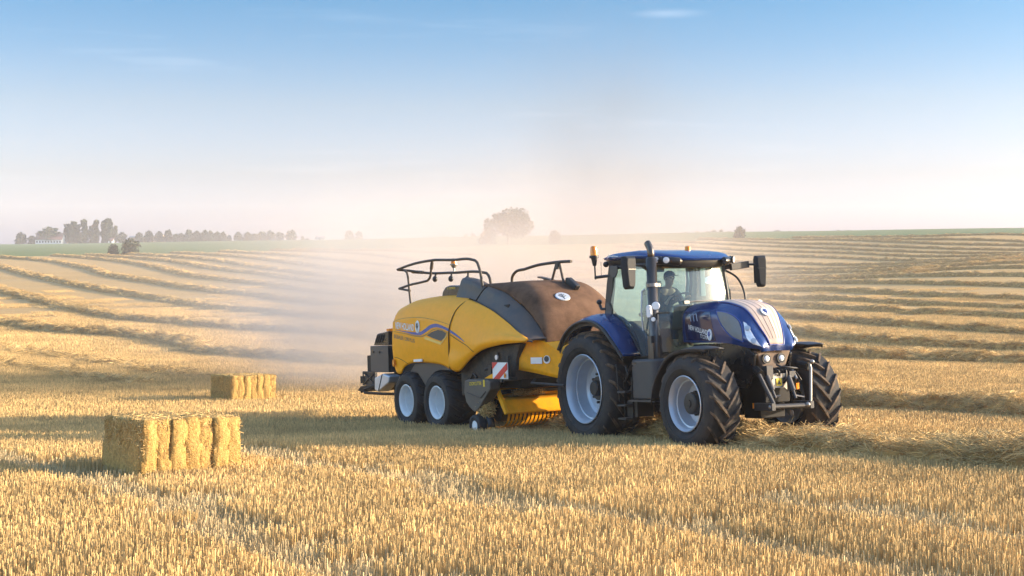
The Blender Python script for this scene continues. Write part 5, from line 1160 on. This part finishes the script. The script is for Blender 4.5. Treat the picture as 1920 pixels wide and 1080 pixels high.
# black shrouds between the yellow sides and the brown bonnet
def shroud(name, rows, nu=24, nv=10, m=M_shroud):
    out_ = []
    for s in (-1, 1):
        b = MB(); b.grid(surf(rows, nu, nv))
        for v in b.bm.verts: v.co.y *= -s
        out_.append(b.build(name, m, B, 45, solid=.03, bevel=.006))
    return out_
shroud('rear_shroud', [[(1.52, -.98, 2.53), (1.9, -.98, 2.51), (2.25, -.97, 2.46)], [(1.60, -.95, 2.70), (1.95, -.94, 2.64), (2.34, -.93, 2.56)], [(1.67, -.90, 2.89), (2.05, -.90, 2.82), (2.50, -.90, 2.68)], [(1.72, -.72, 2.90), (2.08, -.74, 2.84), (2.52, -.76, 2.71)]])
shroud('front_shroud', [[(2.30, -.97, 2.44), (2.75, -1.0, 2.31), (3.2, -1.03, 2.16), (3.65, -1.08, 2.0), (4.15, -1.13, 1.80), (4.38, -1.16, 1.73)],
                        [(2.38, -.94, 2.55), (2.85, -.95, 2.42), (3.3, -.97, 2.27), (3.7, -.99, 2.11), (4.15, -1.02, 1.89), (4.42, -1.04, 1.735)],
                        [(2.55, -.90, 2.675), (2.95, -.90, 2.56), (3.38, -.90, 2.38), (3.76, -.91, 2.19), (4.15, -.92, 1.95), (4.45, -.93, 1.74)],
                        [(2.62, -.84, 2.73), (3.02, -.84, 2.62), (3.42, -.84, 2.44), (3.80, -.84, 2.25), (4.17, -.85, 2.0), (4.48, -.86, 1.74)]], 34, 14)
shroud('lower_shroud', [[(2.05, -1.04, 2.44), (2.6, -1.07, 2.31), (3.1, -1.09, 2.16), (3.6, -1.12, 2.0), (4.1, -1.16, 1.82), (4.4, -1.2, 1.72)], [(2.2, -.93, 2.47), (2.7, -.95, 2.34), (3.2, -.98, 2.17), (3.65, -1.03, 2.0), (4.12, -1.07, 1.81), (4.42, -1.1, 1.70)]], 24, 4, M_grey)
b = MB(); b.prism([(.76, 2.55), (.80, 2.66), (.92, 2.75), (1.06, 2.775), (1.50, 2.76), (1.55, 2.52)], 'y', -.88, -.2); rb = b.build('rear_box', M_gloss, B, bevel=.03)
text_on(rb, '1290', (1.05, 2.70), (1.35, 2.695), .04, M_decyel, lambda x, z: -.89, off=.004)
# brown bonnet
def hrow(y, k): return [(2.45 - .12 * k, y, 2.735 + .03 * (1 - k)), (2.75 - .05 * k, y, 2.74 + .03 * (1 - k) - .05 * k), (3.15, y, 2.735 + .04 * (1 - k) - .15 * k), (3.55, y, 2.70 + .03 * (1 - k) - .28 * k), (3.90 - .03 * k, y, 2.56 - .30 * k), (4.2 - .05 * k, y, 2.30 - .24 * k), (4.42 - .04 * k, y, 1.98 - .12 * k), (4.52 - .03 * k, y, 1.68), (4.50, y, 1.50)]
b = MB(); HB = surf([hrow(-.88, 1), hrow(-.80, .55), hrow(-.62, .15), hrow(-.35, .02), hrow(0, 0), hrow(.35, .02), hrow(.62, .15), hrow(.80, .55), hrow(.88, 1)], 44, 40); b.grid(HB); bon = b.build('front_bonnet', M_hoodust, B, 55, solid=.03)
HB2 = HB.reshape(-1, 3); HBn = np.cross(np.gradient(HB, axis=1), np.gradient(HB, axis=0)); HBn /= np.linalg.norm(HBn, axis=2)[..., None] + 1e-9
if HBn[20, 10, 2] < 0: HBn = -HBn
HBn = HBn.reshape(-1, 3)
c = np.array([4.02, -.24, 2.44]); k = np.argmin(np.sum((HB2 - c) ** 2, 1)); badge(bon, tuple(HB2[k] + HBn[k] * .004), HBn[k], .15, .11, (0, 1, 0), M_meshg, base=M_silver)
b = MB(); b.prism([(3.60, 2.70), (3.62, 2.80), (3.70, 2.80), (3.98, 2.64), (3.9, 2.56)], 'y', .12, .22); b.build('bonnet_cap', M_black, B, bevel=.02)
# yellow front shield behind the tractor
sy = lambda x: -1.05 + .39 * (x - 4.06)
top_ = [(4.00, 1.655), (4.16, 1.69), (4.30, 1.705), (4.44, 1.69), (4.60, 1.60), (4.84, 1.46)]; bot_ = [(3.80, 1.215), (3.98, 1.19), (4.16, 1.16), (4.40, 1.115), (4.60, 1.075), (4.84, 1.03)]
b = MB(); b.grid(surf([[(x, sy(x), z) for x, z in bot_], [(p[0] * .5 + q[0] * .5 - .03, sy((p[0] + q[0]) / 2) - .015, (p[1] + q[1]) / 2) for p, q in zip(top_, bot_)], [(x, sy(x), z) for x, z in top_]], 14, 8)); b.grid(surf([[(x, sy(x), z) for x, z in top_], [(x, sy(x) + .12, z + .02) for x, z in top_], [(x, 0, z + .03) for x, z in top_], [(x, -sy(x), z) for x, z in top_]], 14, 10))
sh = b.build('front_shield', M_yellow2, B, 30, solid=.025)
b = MB(); b.box((4.31, -.975, 1.36), (.24, .008, .11), Matrix.Rotation(.37, 3, 'Z')); b.build('sticker', M_wpaint, sh); b = MB(); b.disc((4.51, -.885, 1.375), (.36, -.93, 0), .07, .012, 20); dk = b.build('round_sticker', M_wpaint, sh); b = MB(); b.disc((4.515, -.898, 1.385), (.36, -.93, 0), .05, .004, 18); b.build('sticker_dial', M_dsteel, dk)
b = MB(); b.prism([(1.95, 1.20), (2.35, 1.34), (2.7, 1.50), (3.2, 1.60), (4.10, 1.66), (3.95, 1.40), (3.90, 1.02), (3.4, .98), (2.6, .72), (1.95, .72)], 'y', -1.16, 1.1); b.build('knife_drawer', M_dirty, B, bevel=.02)
b = MB(); b.tube([(2.3, -1.17, 1.0), (2.5, -1.2, 1.12), (2.62, -1.2, 1.05)], .02); b.tube([(2.9, -1.18, 1.2), (3.2, -1.18, 1.28), (3.4, -1.18, 1.1)], .025); b.tube([(4.3, -1.0, 1.05), (4.3, -1.08, .98), (5.2, -1.0, .95)], .025); b.box((3.1, -1.18, 1.15), (.10, .06, .25)); b.tube([(3.75, -1.2, 1.04), (3.75, -1.2, 1.45)], .02); b.disc((3.35, -1.17, 1.46), (0, -1, 0), .05, .03, 16); b.build('hose_and_rod', M_black, B)
b = MB(); b.disc((3.36, -1.2, 1.42), (0, -1, 0), .045, .02, 16); b.build('round_reflector', M_lens, B)
# red and white warning board
b = MB(); b.box((3.80, -1.40, 1.20), (.51, .012, .285)); wb = b.build('warning_board', M_wpaint, B)
cl = lambda P: P
for poly in ([(3.545, 1.3425), (3.73, 1.3425), (3.545, 1.222)], [(4.055, 1.3425), (4.055, 1.222), (3.78, 1.0575), (3.575, 1.0575)]):
    MB().prism(poly, 'y', -1.413, -1.407).build('red_stripe', M_red, wb)
b = MB(); b.box((3.80, -1.36, 1.15), (.06, .07, .3)); b.box((3.8, -1.28, 1.06), (.5, .14, .05)); b.build('board_bracket', M_black, wb)
b = MB(); b.ball((4.0, -1.43, 1.12), .03, 10, (.8, .6, 1.6)); b.build('marker_lamp', M_amber, wb)
# pickup
PK = link('pickup', MB().prism([(2.75, 1.0), (3.22, 1.0), (3.26, .72), (3.16, .5), (3.02, .30), (2.85, .25), (2.72, .55)], 'y', -1.16, -1.12).mesh('pickup', M_chassis), B)
b = MB(); b.prism([(2.75, 1.0), (3.3, 1.0), (3.52, .72), (3.62, .46), (3.48, .30), (3.15, .16), (2.85, .25), (2.72, .55)], 'y', 1.1, 1.14); b.build('end_plate', M_chassis, PK)
b = MB(); b.prism([(3.26, 1.03), (3.36, 1.03), (3.46, .80), (3.58, .66), (3.70, .45), (3.64, .42), (3.50, .60), (3.37, .78)], 'y', -1.25, -1.19); b.build('windguard_arm', M_yellow2, PK, bevel=.008)
b = MB(); b.prism([(3.26, 1.03), (3.36, 1.03), (3.46, .80), (3.58, .66), (3.70, .45), (3.64, .42), (3.50, .60), (3.37, .78)], 'y', 1.1, 1.16); b.build('windguard_arm', M_yellow2, PK, bevel=.008)
b = MB(); b.grid(lin([[(3.44, -1.22, .715), (3.44, 1.13, .715)], [(3.53, -1.22, .665), (3.53, 1.13, .665)], [(3.62, -1.22, .50), (3.62, 1.13, .50)], [(3.68, -1.22, .455), (3.68, 1.13, .455)], [(3.67, -1.22, .425), (3.67, 1.13, .425)]], 12)); b.build('windguard', M_yellow2, PK, 25, solid=.015)
b = MB(); b.grid(lin([[(3.25, -1.18, .97), (3.25, 1.1, .97)], [(3.02, -1.18, .92), (3.02, 1.1, .92)], [(3.10, -1.18, .72), (3.10, 1.1, .72)], [(3.42, -1.18, .66), (3.42, 1.1, .66)]], 8)); b.build('deflector_plate', M_yellow2, PK, 25, solid=.012)
b = MB(); b.prism([(3.2, .90), (3.42, .80), (3.40, .76), (3.05, .84)], 'y', -1.15, -1.12); b.cyl((3.25, -1.18, .80), (3.25, 1.1, .80), .035, seg=12); b.cyl((3.55, -1.18, .575), (3.55, -1.24, .575), .05, seg=10); b.build('roller', M_dsteel, PK)
bm_ = MB(); A = [(3.20 + .34 * math.cos(t), 0, .44 + .27 * math.sin(t)) for t in np.linspace(2.2, -1.9, 18)]
bm_.grid(lin([[(x, 0, z) for x, y, z in A], [(x, .052, z) for x, y, z in A]], 18)); bandm = bm_.mesh('pickup_band', M_yellow2)
for i in range(26): link('pickup_band', bandm, PK, (0, -1.12 + i * .083, 0))
b = MB(); b.cyl((3.14, -1.1, .44), (3.14, 1.1, .44), .17, seg=14); b.build('tine_reel', M_dirty, PK)
b = MB(); b.prism([(2.62, 1.01), (2.75, 1.035), (3.45, 1.045), (3.53, 1.0), (3.52, .87), (3.36, .73), (3.18, .58), (3.02, .47), (2.92, .46), (2.75, .54), (2.64, .63), (2.58, .80)], 'y', -1.46, -1.24); ccp = b.build('pickup_shield', mat('grey brown shield', (.075, .068, .060), .55, dust=.35, dustcol=(.2, .16, .12)), PK, bevel=.025, seg=3)
text_on(ccp, 'CROPCUTTER', (2.80, .925), (3.24, .945), .06, M_decyel, lambda x, z: -1.46, bold=.012, off=.005)
b = MB(); b.box((3.325, -1.463, .975), (.055, .004, .12)); b.build('yellow_bar', M_decyel, ccp)
b = MB(); b.tube([(2.70, -1.462, .80), (2.98, -1.465, .745), (3.20, -1.465, .72), (3.38, -1.46, .83)], .012, 6); b.build('shield_crease', M_dsteel, ccp)
MB().prism([(3.06, 1.05), (3.42, 1.16), (3.44, 1.12), (3.42, 1.05)], 'y', -1.30, -1.26).build('arm_plate', M_yellow2, PK)
gw = link('gauge_wheel', MB().lathe([(-1.50, .095), (-1.505, .085), (-1.48, .075), (-1.47, .03), (-1.485, .028), (-1.485, 0)], (3.01, 0, .215), 'y', 20).mesh('gauge_wheel', M_white), B)
MB().lathe([(-1.50, .10), (-1.52, .15), (-1.50, .195), (-1.44, .205), (-1.36, .195), (-1.34, .15), (-1.36, .10)], (3.01, 0, .215), 'y', 28, closed=True).build('tyre', M_rubber, gw)
b = MB(); A = [(3.01 + .24 * math.cos(t), .215 + .24 * math.sin(t)) for t in np.linspace(2.3, -.1, 12)]; b.grid(lin([[(x, -1.36, z) for x, z in A], [(x, -1.22, z) for x, z in A]], 12)); b.tube([(3.01, -1.38, .215), (3.0, -1.25, .25), (2.85, -1.2, .5)], .03); b.tube([(2.75, -1.42, .33), (2.9, -1.40, .38), (3.1, -1.35, .45)], .025); b.build('wheel_guard', M_grey, gw, solid=.012)
cs = bpy.data.objects.new('chaff_heap', None)
def straw_heap(name, c, r, n, seed, parent, sc=(1, 1, .6)):
    q = random.Random(seed); V, F, T_ = [], [], []
    for k in range(n):
        d = Vector((q.gauss(0, 1), q.gauss(0, 1), q.gauss(0, 1))).normalized() * r * q.uniform(.7, 1.05); p = Vector(c) + Vector((d.x * sc[0], d.y * sc[1], d.z * sc[2]))
        a = Vector((q.gauss(0, 1), q.gauss(0, 1), q.gauss(0, .6))).normalized() * q.uniform(.04, .13); w = a.orthogonal().normalized() * .0035; w2 = a.cross(w).normalized() * .0035; i = len(V); tn = q.uniform(.6, 1.3)
        for e in (-1, 1):
            for v in (w, -.5 * w + w2, -.5 * w - w2): V.append(tuple(p + a * e * .5 + v)); T_.append(tn)
        for j in range(3): F.append((i + j, i + (j + 1) % 3, i + 3 + (j + 1) % 3, i + 3 + j))
    b = MB(); b.ball(c, r * .88, 14, sc); bmesh.ops.subdivide_edges(b.bm, edges=b.bm.edges[:], cuts=1)
    for v in b.bm.verts: v.co += Vector(noise.noise_vector(v.co * 9)) * .03
    o = b.build('straw_clog', M_mound, parent, 180); o['kind'] = 'stuff'
    s = link(name, arr_mesh(name, V, F, T_, M_loose), o); s['kind'] = 'stuff'; return o
bpy.data.objects.remove(cs)
straw_heap('loose_straw', (3.10, -1.30, .52), .20, 700, 3, PK, (1.1, .7, .85))
straw_heap('loose_straw', (3.28, -.55, .76), .22, 500, 4, PK, (.8, 1.6, .45))
straw_heap('loose_straw', (3.50, .62, .30), .30, 1300, 8, PK, (.8, 2.6, .8))
# rear: control box, ladder rack, knotter mesh, chute
b = MB(); b.box((-1.79, -.85, 1.355), (.85, .35, .545)); cb = b.build('control_box', M_grey, B, bevel=.012)
b = MB(); b.disc((-2.05, -1.026, 1.50), (0, -1, 0), .02, .02, 10); b.disc((-1.75, -1.026, 1.50), (0, -1, 0), .02, .02, 10); b.box((-1.38, -1.0, 1.36), (.04, .04, .54)); b.build('box_latch', M_black, cb)
b = MB(); b.prism([(-2.14, 1.64), (-1.93, 1.885), (-1.42, 1.93), (-1.42, 1.64)], 'y', -.98, -.6); rk = b.build('twine_rack', M_gloss, B, bevel=.015)
b = MB()
for i in range(4): b.tube([(-2.02 + i * .10, -.99, 1.70), (-1.90 + i * .10, -.99, 1.86)], .016, 6)
b.build('rack_bar', M_dsteel, rk)
MB().box((-1.50, -.9, 1.955), (.14, .1, .06)).build('tail_light', M_amber, rk, bevel=.01)
b = MB(); b.box((-2.82, -.65, 1.235), (.42, .14, .36)); kn = b.build('knotter_guard', M_chassis, B, bevel=.01)
b = MB()
for i in range(8): b.disc((-2.78 + .14 * (i % 2), -.722, 1.10 + .04 * i), (0, -1, 0), .016, .01, 8)
b.build('guard_hole', M_dsteel, kn)
b = MB()
for p, q in (((-3.16, 1.06), (-2.58, 1.06)), ((-3.18, .78), (-2.58, .78)), ((-3.16, 1.06), (-3.18, .78)), ((-2.58, 1.06), (-2.58, .78)), ((-3.16, 1.06), (-2.58, .78)), ((-3.18, .78), (-2.58, 1.06))): b.tube([(p[0], -.76, p[1]), (q[0], -.76, q[1])], .016, 6)
cr_ = b.build('cross_frame', M_black, B); b = MB(); b.box((-2.87, -.72, .92), (.56, .03, .26)); b.build('mesh_infill', M_dsteel, cr_)
b = MB(); b.prism([(-3.62, .64), (-3.45, .74), (-2.5, .80), (-1.2, .90), (-1.2, .82), (-2.5, .72), (-3.35, .62)], 'y', -.70, .70); b.tube([(-3.05, -.80, .68), (-2.98, -.82, .615), (-2.3, -.82, .615), (-1.2, -.82, .63)], .032, 8); b.tube([(-3.05, -.80, .68), (-2.6, -.80, .76), (-2.0, -.8, .78)], .035, 8); b.tube([(-3.62, -.6, .60), (-3.5, -.6, .70)], .03); b.box((-3.35, -.55, .88), (.22, .3, .16)); b.box((-1.3, -.7, .78), (.4, .3, .4))
b.build('bale_chute', M_chassis, B, bevel=.008)
b = MB(); b.prism([(-1.94, .97), (-1.52, 1.06), (-1.22, 1.01), (-1.28, .88), (-1.80, .68), (-1.96, .71)], 'y', -1.08, -.80); hp = b.build('rear_deflector', M_silver, B, bevel=.03)
MB().tube([(-1.55, -1.085, 1.05), (-1.75, -1.085, .70)], .008, 6).build('deflector_seam', M_black, hp)
# guard rails
b = MB(); b.curve([(-1.06, -.90, 3.18), (-.70, -.90, 3.225), (-.34, -.90, 3.26), (.2, -.9, 3.285), (.59, -.90, 3.29)], .026, 16); b.curve([(.59, -.9, 3.29), (1.33, -.90, 3.25), (2.05, -.90, 3.215), (2.22, -.90, 3.17), (2.29, -.9, 3.08), (2.42, -.90, 2.66)], .026, 26)
b.curve([(.47, -.9, 3.28), (.40, -.90, 3.08), (.37, -.90, 2.98), (.27, -.90, 2.91), (.10, -.90, 2.89), (-.49, -.90, 2.85), (-1.01, -.90, 2.79)], .024, 30); b.tube([(-1.01, -.90, 2.79), (-.52, -.90, 2.73)], .022, 8); b.curve([(-.75, -.90, 3.15), (-.64, -.90, 3.10), (-.61, -.90, 3.04), (-.56, -.9, 2.75), (-.50, -.90, 2.38)], .024, 20)
b.curve([(-1.06, -.90, 3.18), (-.90, -.72, 3.15), (-.59, -.60, 3.10), (.76, -.60, 3.03), (1.91, -.60, 2.98), (2.08, -.60, 2.95), (2.17, -.6, 2.85), (2.19, -.60, 2.60)], .026, 44); b.tube([(-.98, -.60, 3.13), (-.50, -.60, 3.095)], .034, 8); b.tube([(.46, -.9, 3.25), (.42, -.9, 3.12)], .034, 8)
ra = b.build('guard_rail', M_rail, B)
for x, z in ((.03, 3.0), (.69, 2.975), (1.35, 2.94)):
    b = MB(); b.tube([(x, -.60, z + .06), (x + .02, -.62, z - .04)], .02, 6); b.ball((x + .0, -.62, z - .06), .062, 12, (1, .8, 1)); b.build('work_lamp', M_black, ra)
b = MB(); b.tube([(.79, -.6, 3.03), (.79, -.6, 3.14)], .018, 8); b.tube([(.79, -.6, 3.12), (.79, -.6, 3.18)], [.03, .065], 12); b.cyl((.79, -.6, 3.18), (.79, -.6, 3.20), .075, seg=16); bb_ = b.build('beacon_base', M_steel, ra); MB().lathe([(3.20, .055), (3.27, .055), (3.30, .04), (3.31, 0)], (.79, -.6, 0), 'z', 16).build('beacon', M_amber, bb_)
b = MB(); b.curve([(1.80, .10, 2.70), (1.82, .10, 2.90), (1.90, .10, 2.96), (2.30, .10, 3.02), (2.74, .10, 3.07), (3.14, .10, 3.085), (3.50, .10, 3.09), (3.87, .10, 3.08)], .028, 40); b.tube([(3.18, .10, 2.70), (3.39, .10, 3.08)], .024, 8); b.tube([(3.62, .10, 2.66), (3.48, .10, 3.08)], .024, 8); b.box((3.42, .1, 3.02), (.10, .06, .12)); b.build('front_guard_rail', M_rail, B)
# ------------------------------------------------------------------ the driver: one continuous body, clothes as children
def skinmesh(name, V, E, R, m, sub=2):
    me = bpy.data.meshes.new(name); me.from_pydata(V, E, []); o = bpy.data.objects.new(name, me); COL.objects.link(o)
    k = o.modifiers.new('skin', 'SKIN'); k.use_smooth_shade = True; s = o.modifiers.new('sub', 'SUBSURF'); s.levels = sub; s.render_levels = sub
    for i, r in enumerate(R): me.skin_vertices[0].data[i].radius = (r, r) if not isinstance(r, tuple) else r
    me.skin_vertices[0].data[0].use_root = True
    dg = bpy.context.evaluated_depsgraph_get(); out_ = bpy.data.meshes.new_from_object(o.evaluated_get(dg)); bpy.data.objects.remove(o)
    out_.materials.clear(); out_.materials.append(m)
    for p in out_.polygons: p.use_smooth = True
    return out_
DM = FT @ Matrix.Translation((.64, 0, 2.0))
D = empty('person', DM, 'driver in dark cap and shirt sitting in the tractor cab holding the wheel', 'person')
V = [(0, 0, .08), (.03, 0, .22), (.07, 0, .38), (.12, 0, .50), (.17, 0, .545), (.215, 0, .60), (.235, 0, .66), (.235, 0, .735)]; E = [(i, i + 1) for i in range(7)]; R = [(.13, .09), (.115, .08), (.13, .085), (.10, .07), .052, .062, (.086, .076), (.066, .062)]
for s in (-1, 1):
    k = len(V); V += [(.10, s * .19, .475), (.20, s * .26, .30), (.30, s * .22, .20), (.42, s * .175, .31), (.475, s * .17, .35)]; R += [.062, .048, .042, .030, .034]; E += [(3, k), (k, k + 1), (k + 1, k + 2), (k + 2, k + 3), (k + 3, k + 4)]
    for j in range(4):
        q = len(V); y = s * (.17 + (-.030 + .020 * j)); V += [(.50 + .004 * j, y, .375), (.525, y, .395), (.535, y, .375), (.515, y, .350)]; R += [.0105, .0095, .009, .008]; E += [(k + 4, q), (q, q + 1), (q + 1, q + 2), (q + 2, q + 3)]
    q = len(V); V += [(.475, s * .135, .35), (.50, s * .125, .345), (.515, s * .13, .335)]; R += [.012, .010, .009]; E += [(k + 4, q), (q, q + 1), (q + 1, q + 2)]
    q = len(V); V += [(.06, s * .10, .03), (.42, s * .13, .07), (.50, s * .13, -.02), (.52, s * .13, -.36), (.62, s * .13, -.40)]; R += [.095, .070, .062, .045, .04]; E += [(0, q), (q, q + 1), (q + 1, q + 2), (q + 2, q + 3), (q + 3, q + 4)]
body = link('body', skinmesh('body', V, E, R, M_skin), D)
sv = V[:4] + [(.15, 0, .52)]; se = [(0, 1), (1, 2), (2, 3), (3, 4)]; sr = [(.185, .135), (.17, .125), (.19, .13), (.145, .105), .075]
for s in (-1, 1):
    k = len(sv); sv += [(.10, s * .19, .475), (.20, s * .26, .30), (.30, s * .22, .20), (.39, s * .185, .285)]; sr += [.076, .062, .054, .044]; se += [(3, k), (k, k + 1), (k + 1, k + 2), (k + 2, k + 3)]
link('shirt', skinmesh('shirt', sv, se, sr, M_cloth), D)
tv = [(0, 0, .08)]; te = []; tr = [(.175, .13)]
for s in (-1, 1):
    k = len(tv); tv += [(.06, s * .10, .03), (.42, s * .13, .07), (.50, s * .13, -.02), (.52, s * .13, -.33)]; tr += [.108, .083, .075, .06]; te += [(0, k), (k, k + 1), (k + 1, k + 2), (k + 2, k + 3)]
link('trousers', skinmesh('trousers', tv, te, tr, M_jean), D)
hc = (.235, 0, .69)
b = MB(); b.ball((hc[0] - .012, 0, hc[2] + .025), .100, 18, (1.02, .88, .88)); bmesh.ops.delete(b.bm, geom=[v for v in b.bm.verts if v.co.x > hc[0] + .045 and v.co.z < hc[2] + .045], context='VERTS'); b.build('hair', M_hair, D, 60)
b = MB(); b.ball((hc[0], 0, hc[2] + .045), .104, 18, (1.05, .90, .82)); bmesh.ops.delete(b.bm, geom=[v for v in b.bm.verts if v.co.z < hc[2] + .035], context='VERTS'); b.box((hc[0] + .125, 0, hc[2] + .045), (.10, .13, .010)); b.build('cap', M_cap, D, 50, bevel=.003)
b = MB()
for s in (-1, 1): b.ball((hc[0] + .083, s * .032, hc[2] + .008), .012, 10)
b.build('eyes', M_gloss, D)
b = MB(); b.ball((hc[0] + .096, 0, hc[2] - .018), .016, 10, (1.1, .8, 1.4))
for s in (-1, 1): b.ball((hc[0] - .005, s * .080, hc[2] - .005), .026, 10, (.6, .35, 1.1))
b.build('nose_and_ears', M_skin, D); MB().ball((hc[0] + .082, 0, hc[2] - .052), .018, 10, (.5, 1.3, .3)).build('mouth', mat('lips', (.35, .14, .11), .5), D)

# ------------------------------------------------------------------ chaff dust hanging behind the machines, and the evening haze
def vol_dust(name, DUST, org, nscale, col):
    m = bpy.data.materials.new(name); m.use_nodes = True; t = m.node_tree; n = t.nodes; L = t.links
    for x in list(n): n.remove(x)
    o = n.new('ShaderNodeOutputMaterial'); pv = n.new('ShaderNodeVolumePrincipled'); tc = n.new('ShaderNodeTexCoord')
    pv.inputs['Color'].default_value = (*col, 1); pv.inputs['Anisotropy'].default_value = 0.15
    def M(op, a, b=None, c=None):
        x = n.new('ShaderNodeMath'); x.operation = op
        for i, v in enumerate((a, b, c)):
            if v is None: continue
            if isinstance(v, (int, float)): x.inputs[i].default_value = v
            else: L.new(v, x.inputs[i])
        return x.outputs[0]
    tot = None
    for (c, s, d) in DUST:
        v = n.new('ShaderNodeVectorMath'); v.operation = 'SUBTRACT'; L.new(tc.outputs['Object'], v.inputs[0]); v.inputs[1].default_value = (c[0] - org[0], c[1] - org[1], c[2] - org[2])
        w = n.new('ShaderNodeVectorMath'); w.operation = 'DIVIDE'; L.new(v.outputs[0], w.inputs[0]); w.inputs[1].default_value = s
        q = n.new('ShaderNodeVectorMath'); q.operation = 'DOT_PRODUCT'; L.new(w.outputs[0], q.inputs[0]); L.new(w.outputs[0], q.inputs[1])
        g = M('MULTIPLY', M('EXPONENT', M('MULTIPLY', q.outputs['Value'], -0.5)), d); tot = g if tot is None else M('ADD', tot, g)
    nz_ = n.new('ShaderNodeTexNoise'); nz_.inputs['Scale'].default_value = nscale; nz_.inputs['Detail'].default_value = 5; L.new(tc.outputs['Object'], nz_.inputs['Vector'])
    mr_ = n.new('ShaderNodeMapRange'); mr_.inputs[1].default_value = 0.30; mr_.inputs[2].default_value = 0.70; mr_.inputs[3].default_value = 0.15; mr_.inputs[4].default_value = 1.85; L.new(nz_.outputs[0], mr_.inputs[0])
    L.new(M('MAXIMUM', M('SUBTRACT', M('MULTIPLY', tot, mr_.outputs[0]), 0.0002), 0.0), pv.inputs['Density']); L.new(pv.outputs[0], o.inputs['Volume']); return m
# (centre x, y, z relative to the camera), (spread), density
LOW = [((-4.9, 44.5, -2.3), (1.9, 2.5, 1.35), 0.30), ((-8.5, 54, -2.8), (4.0, 6.0, 0.9), 0.020), ((-2.2, 45, -2.0), (2.7, 3.2, 1.2), 0.10)]
RISE = [((-1.2, 45.5, -1.4), (3.9, 4.2, 1.4), 0.095), ((2.7, 45, -0.6), (2.7, 4.2, 1.4), 0.055), ((4.6, 44, -1.0), (2.4, 4.0, 1.1), 0.028), ((-0.6, 46, 0.6), (3.6, 4.5, 1.5), 0.012)]
b = MB(); b.box((0, 0, 0), (26, 34, 10)); o = b.build('dust_cloud', vol_dust('chaff dust', LOW, (-6, 46.3, -.5), 0.40, (0.97, 0.90, 0.84)), None, weld=0); o.location = (-6, 46.3, -.5 + Z0)  # same dust as rising_dust, brighter colour makes up for sunlight lost inside
tag(o, 'dense pale chaff dust cloud hugging the ground behind the baler', 'dust', kind='stuff')
b = MB(); b.box((0, 0, 0), (30, 34, 14)); o = b.build('rising_dust', vol_dust('rising dust', RISE, (0, 46.4, 1.5), 0.40, (0.73, 0.655, 0.615)), None, weld=0); o.location = (0, 46.4, 1.5 + Z0)  # same dust darkened in colour to curb its glow against the sky
tag(o, 'thin beige dust rising above the baler and behind the tractor cab', 'dust', kind='stuff')
PLUME = [((2.0, 33, 0.4), (1.3, 1.5, 1.1), 0.030), ((2.5, 33.4, 1.9), (1.15, 1.5, 1.1), 0.036), ((1.5, 32.8, 3.0), (1.1, 1.5, 1.0), 0.026), ((2.4, 33.4, 4.2), (1.3, 1.6, 1.0), 0.016)]
b = MB(); b.box((0, 0, 0), (13, 9, 14)); o = b.build('smoke_plume', vol_dust('brown smoke', PLUME, (2.2, 33.2, 2.8), 0.75, (0.27, 0.255, 0.25)), None, weld=0); o.location = (2.2, 33.2, 2.8 + Z0)
tag(o, 'thin brownish smoke plume rising above the tractor and baler', 'smoke', kind='stuff')
DRIFT = [((-14, 150, -1.5), (18, 45, 2.8), 0.0032), ((-45, 190, -1.0), (30, 40, 2.8), 0.0005), ((4, 140, -1), (8, 40, 3), 0.0030)]
b = MB(); b.box((0, 0, 0), (170, 200, 26)); o = b.build('drifting_dust', vol_dust('drifting dust', DRIFT, (-30, 165, 4.5), 0.05, (0.86, 0.80, 0.77)), None, weld=0); o.location = (-30, 165, 4.5 + Z0)
tag(o, 'thin dust drifting away over the far field on the left', 'dust', kind='stuff')
hm = bpy.data.materials.new('haze air'); hm.use_nodes = True; t = hm.node_tree
for x in list(t.nodes): t.nodes.remove(x)
mo = t.nodes.new('ShaderNodeOutputMaterial'); pv = t.nodes.new('ShaderNodeVolumePrincipled'); pv.inputs['Color'].default_value = (0.95, 0.93, 0.97, 1); pv.inputs['Density'].default_value = 0.00035
t.links.new(pv.outputs[0], mo.inputs['Volume'])
b = MB(); b.box((0, 0, 0), (2 * 1500, 1180, 0)); b.bm.free()
b = MB(); b.box((0, 410, (Z0 - 60 + 22 + Z0) / 2), (1600, 900, 82 + 0)); o = b.build('haze', hm, None, weld=0); tag(o, 'thin evening haze over the fields', 'haze', kind='stuff')

# keep the tree three levels deep: thing > part > sub-part
def depth(o): return 1 + depth(o.parent) if o.parent else 1
for o in list(COL.objects):
    while depth(o) > 3:
        m = o.parent.matrix_local.copy(); o.parent = o.parent.parent; o.matrix_local = m @ o.matrix_local
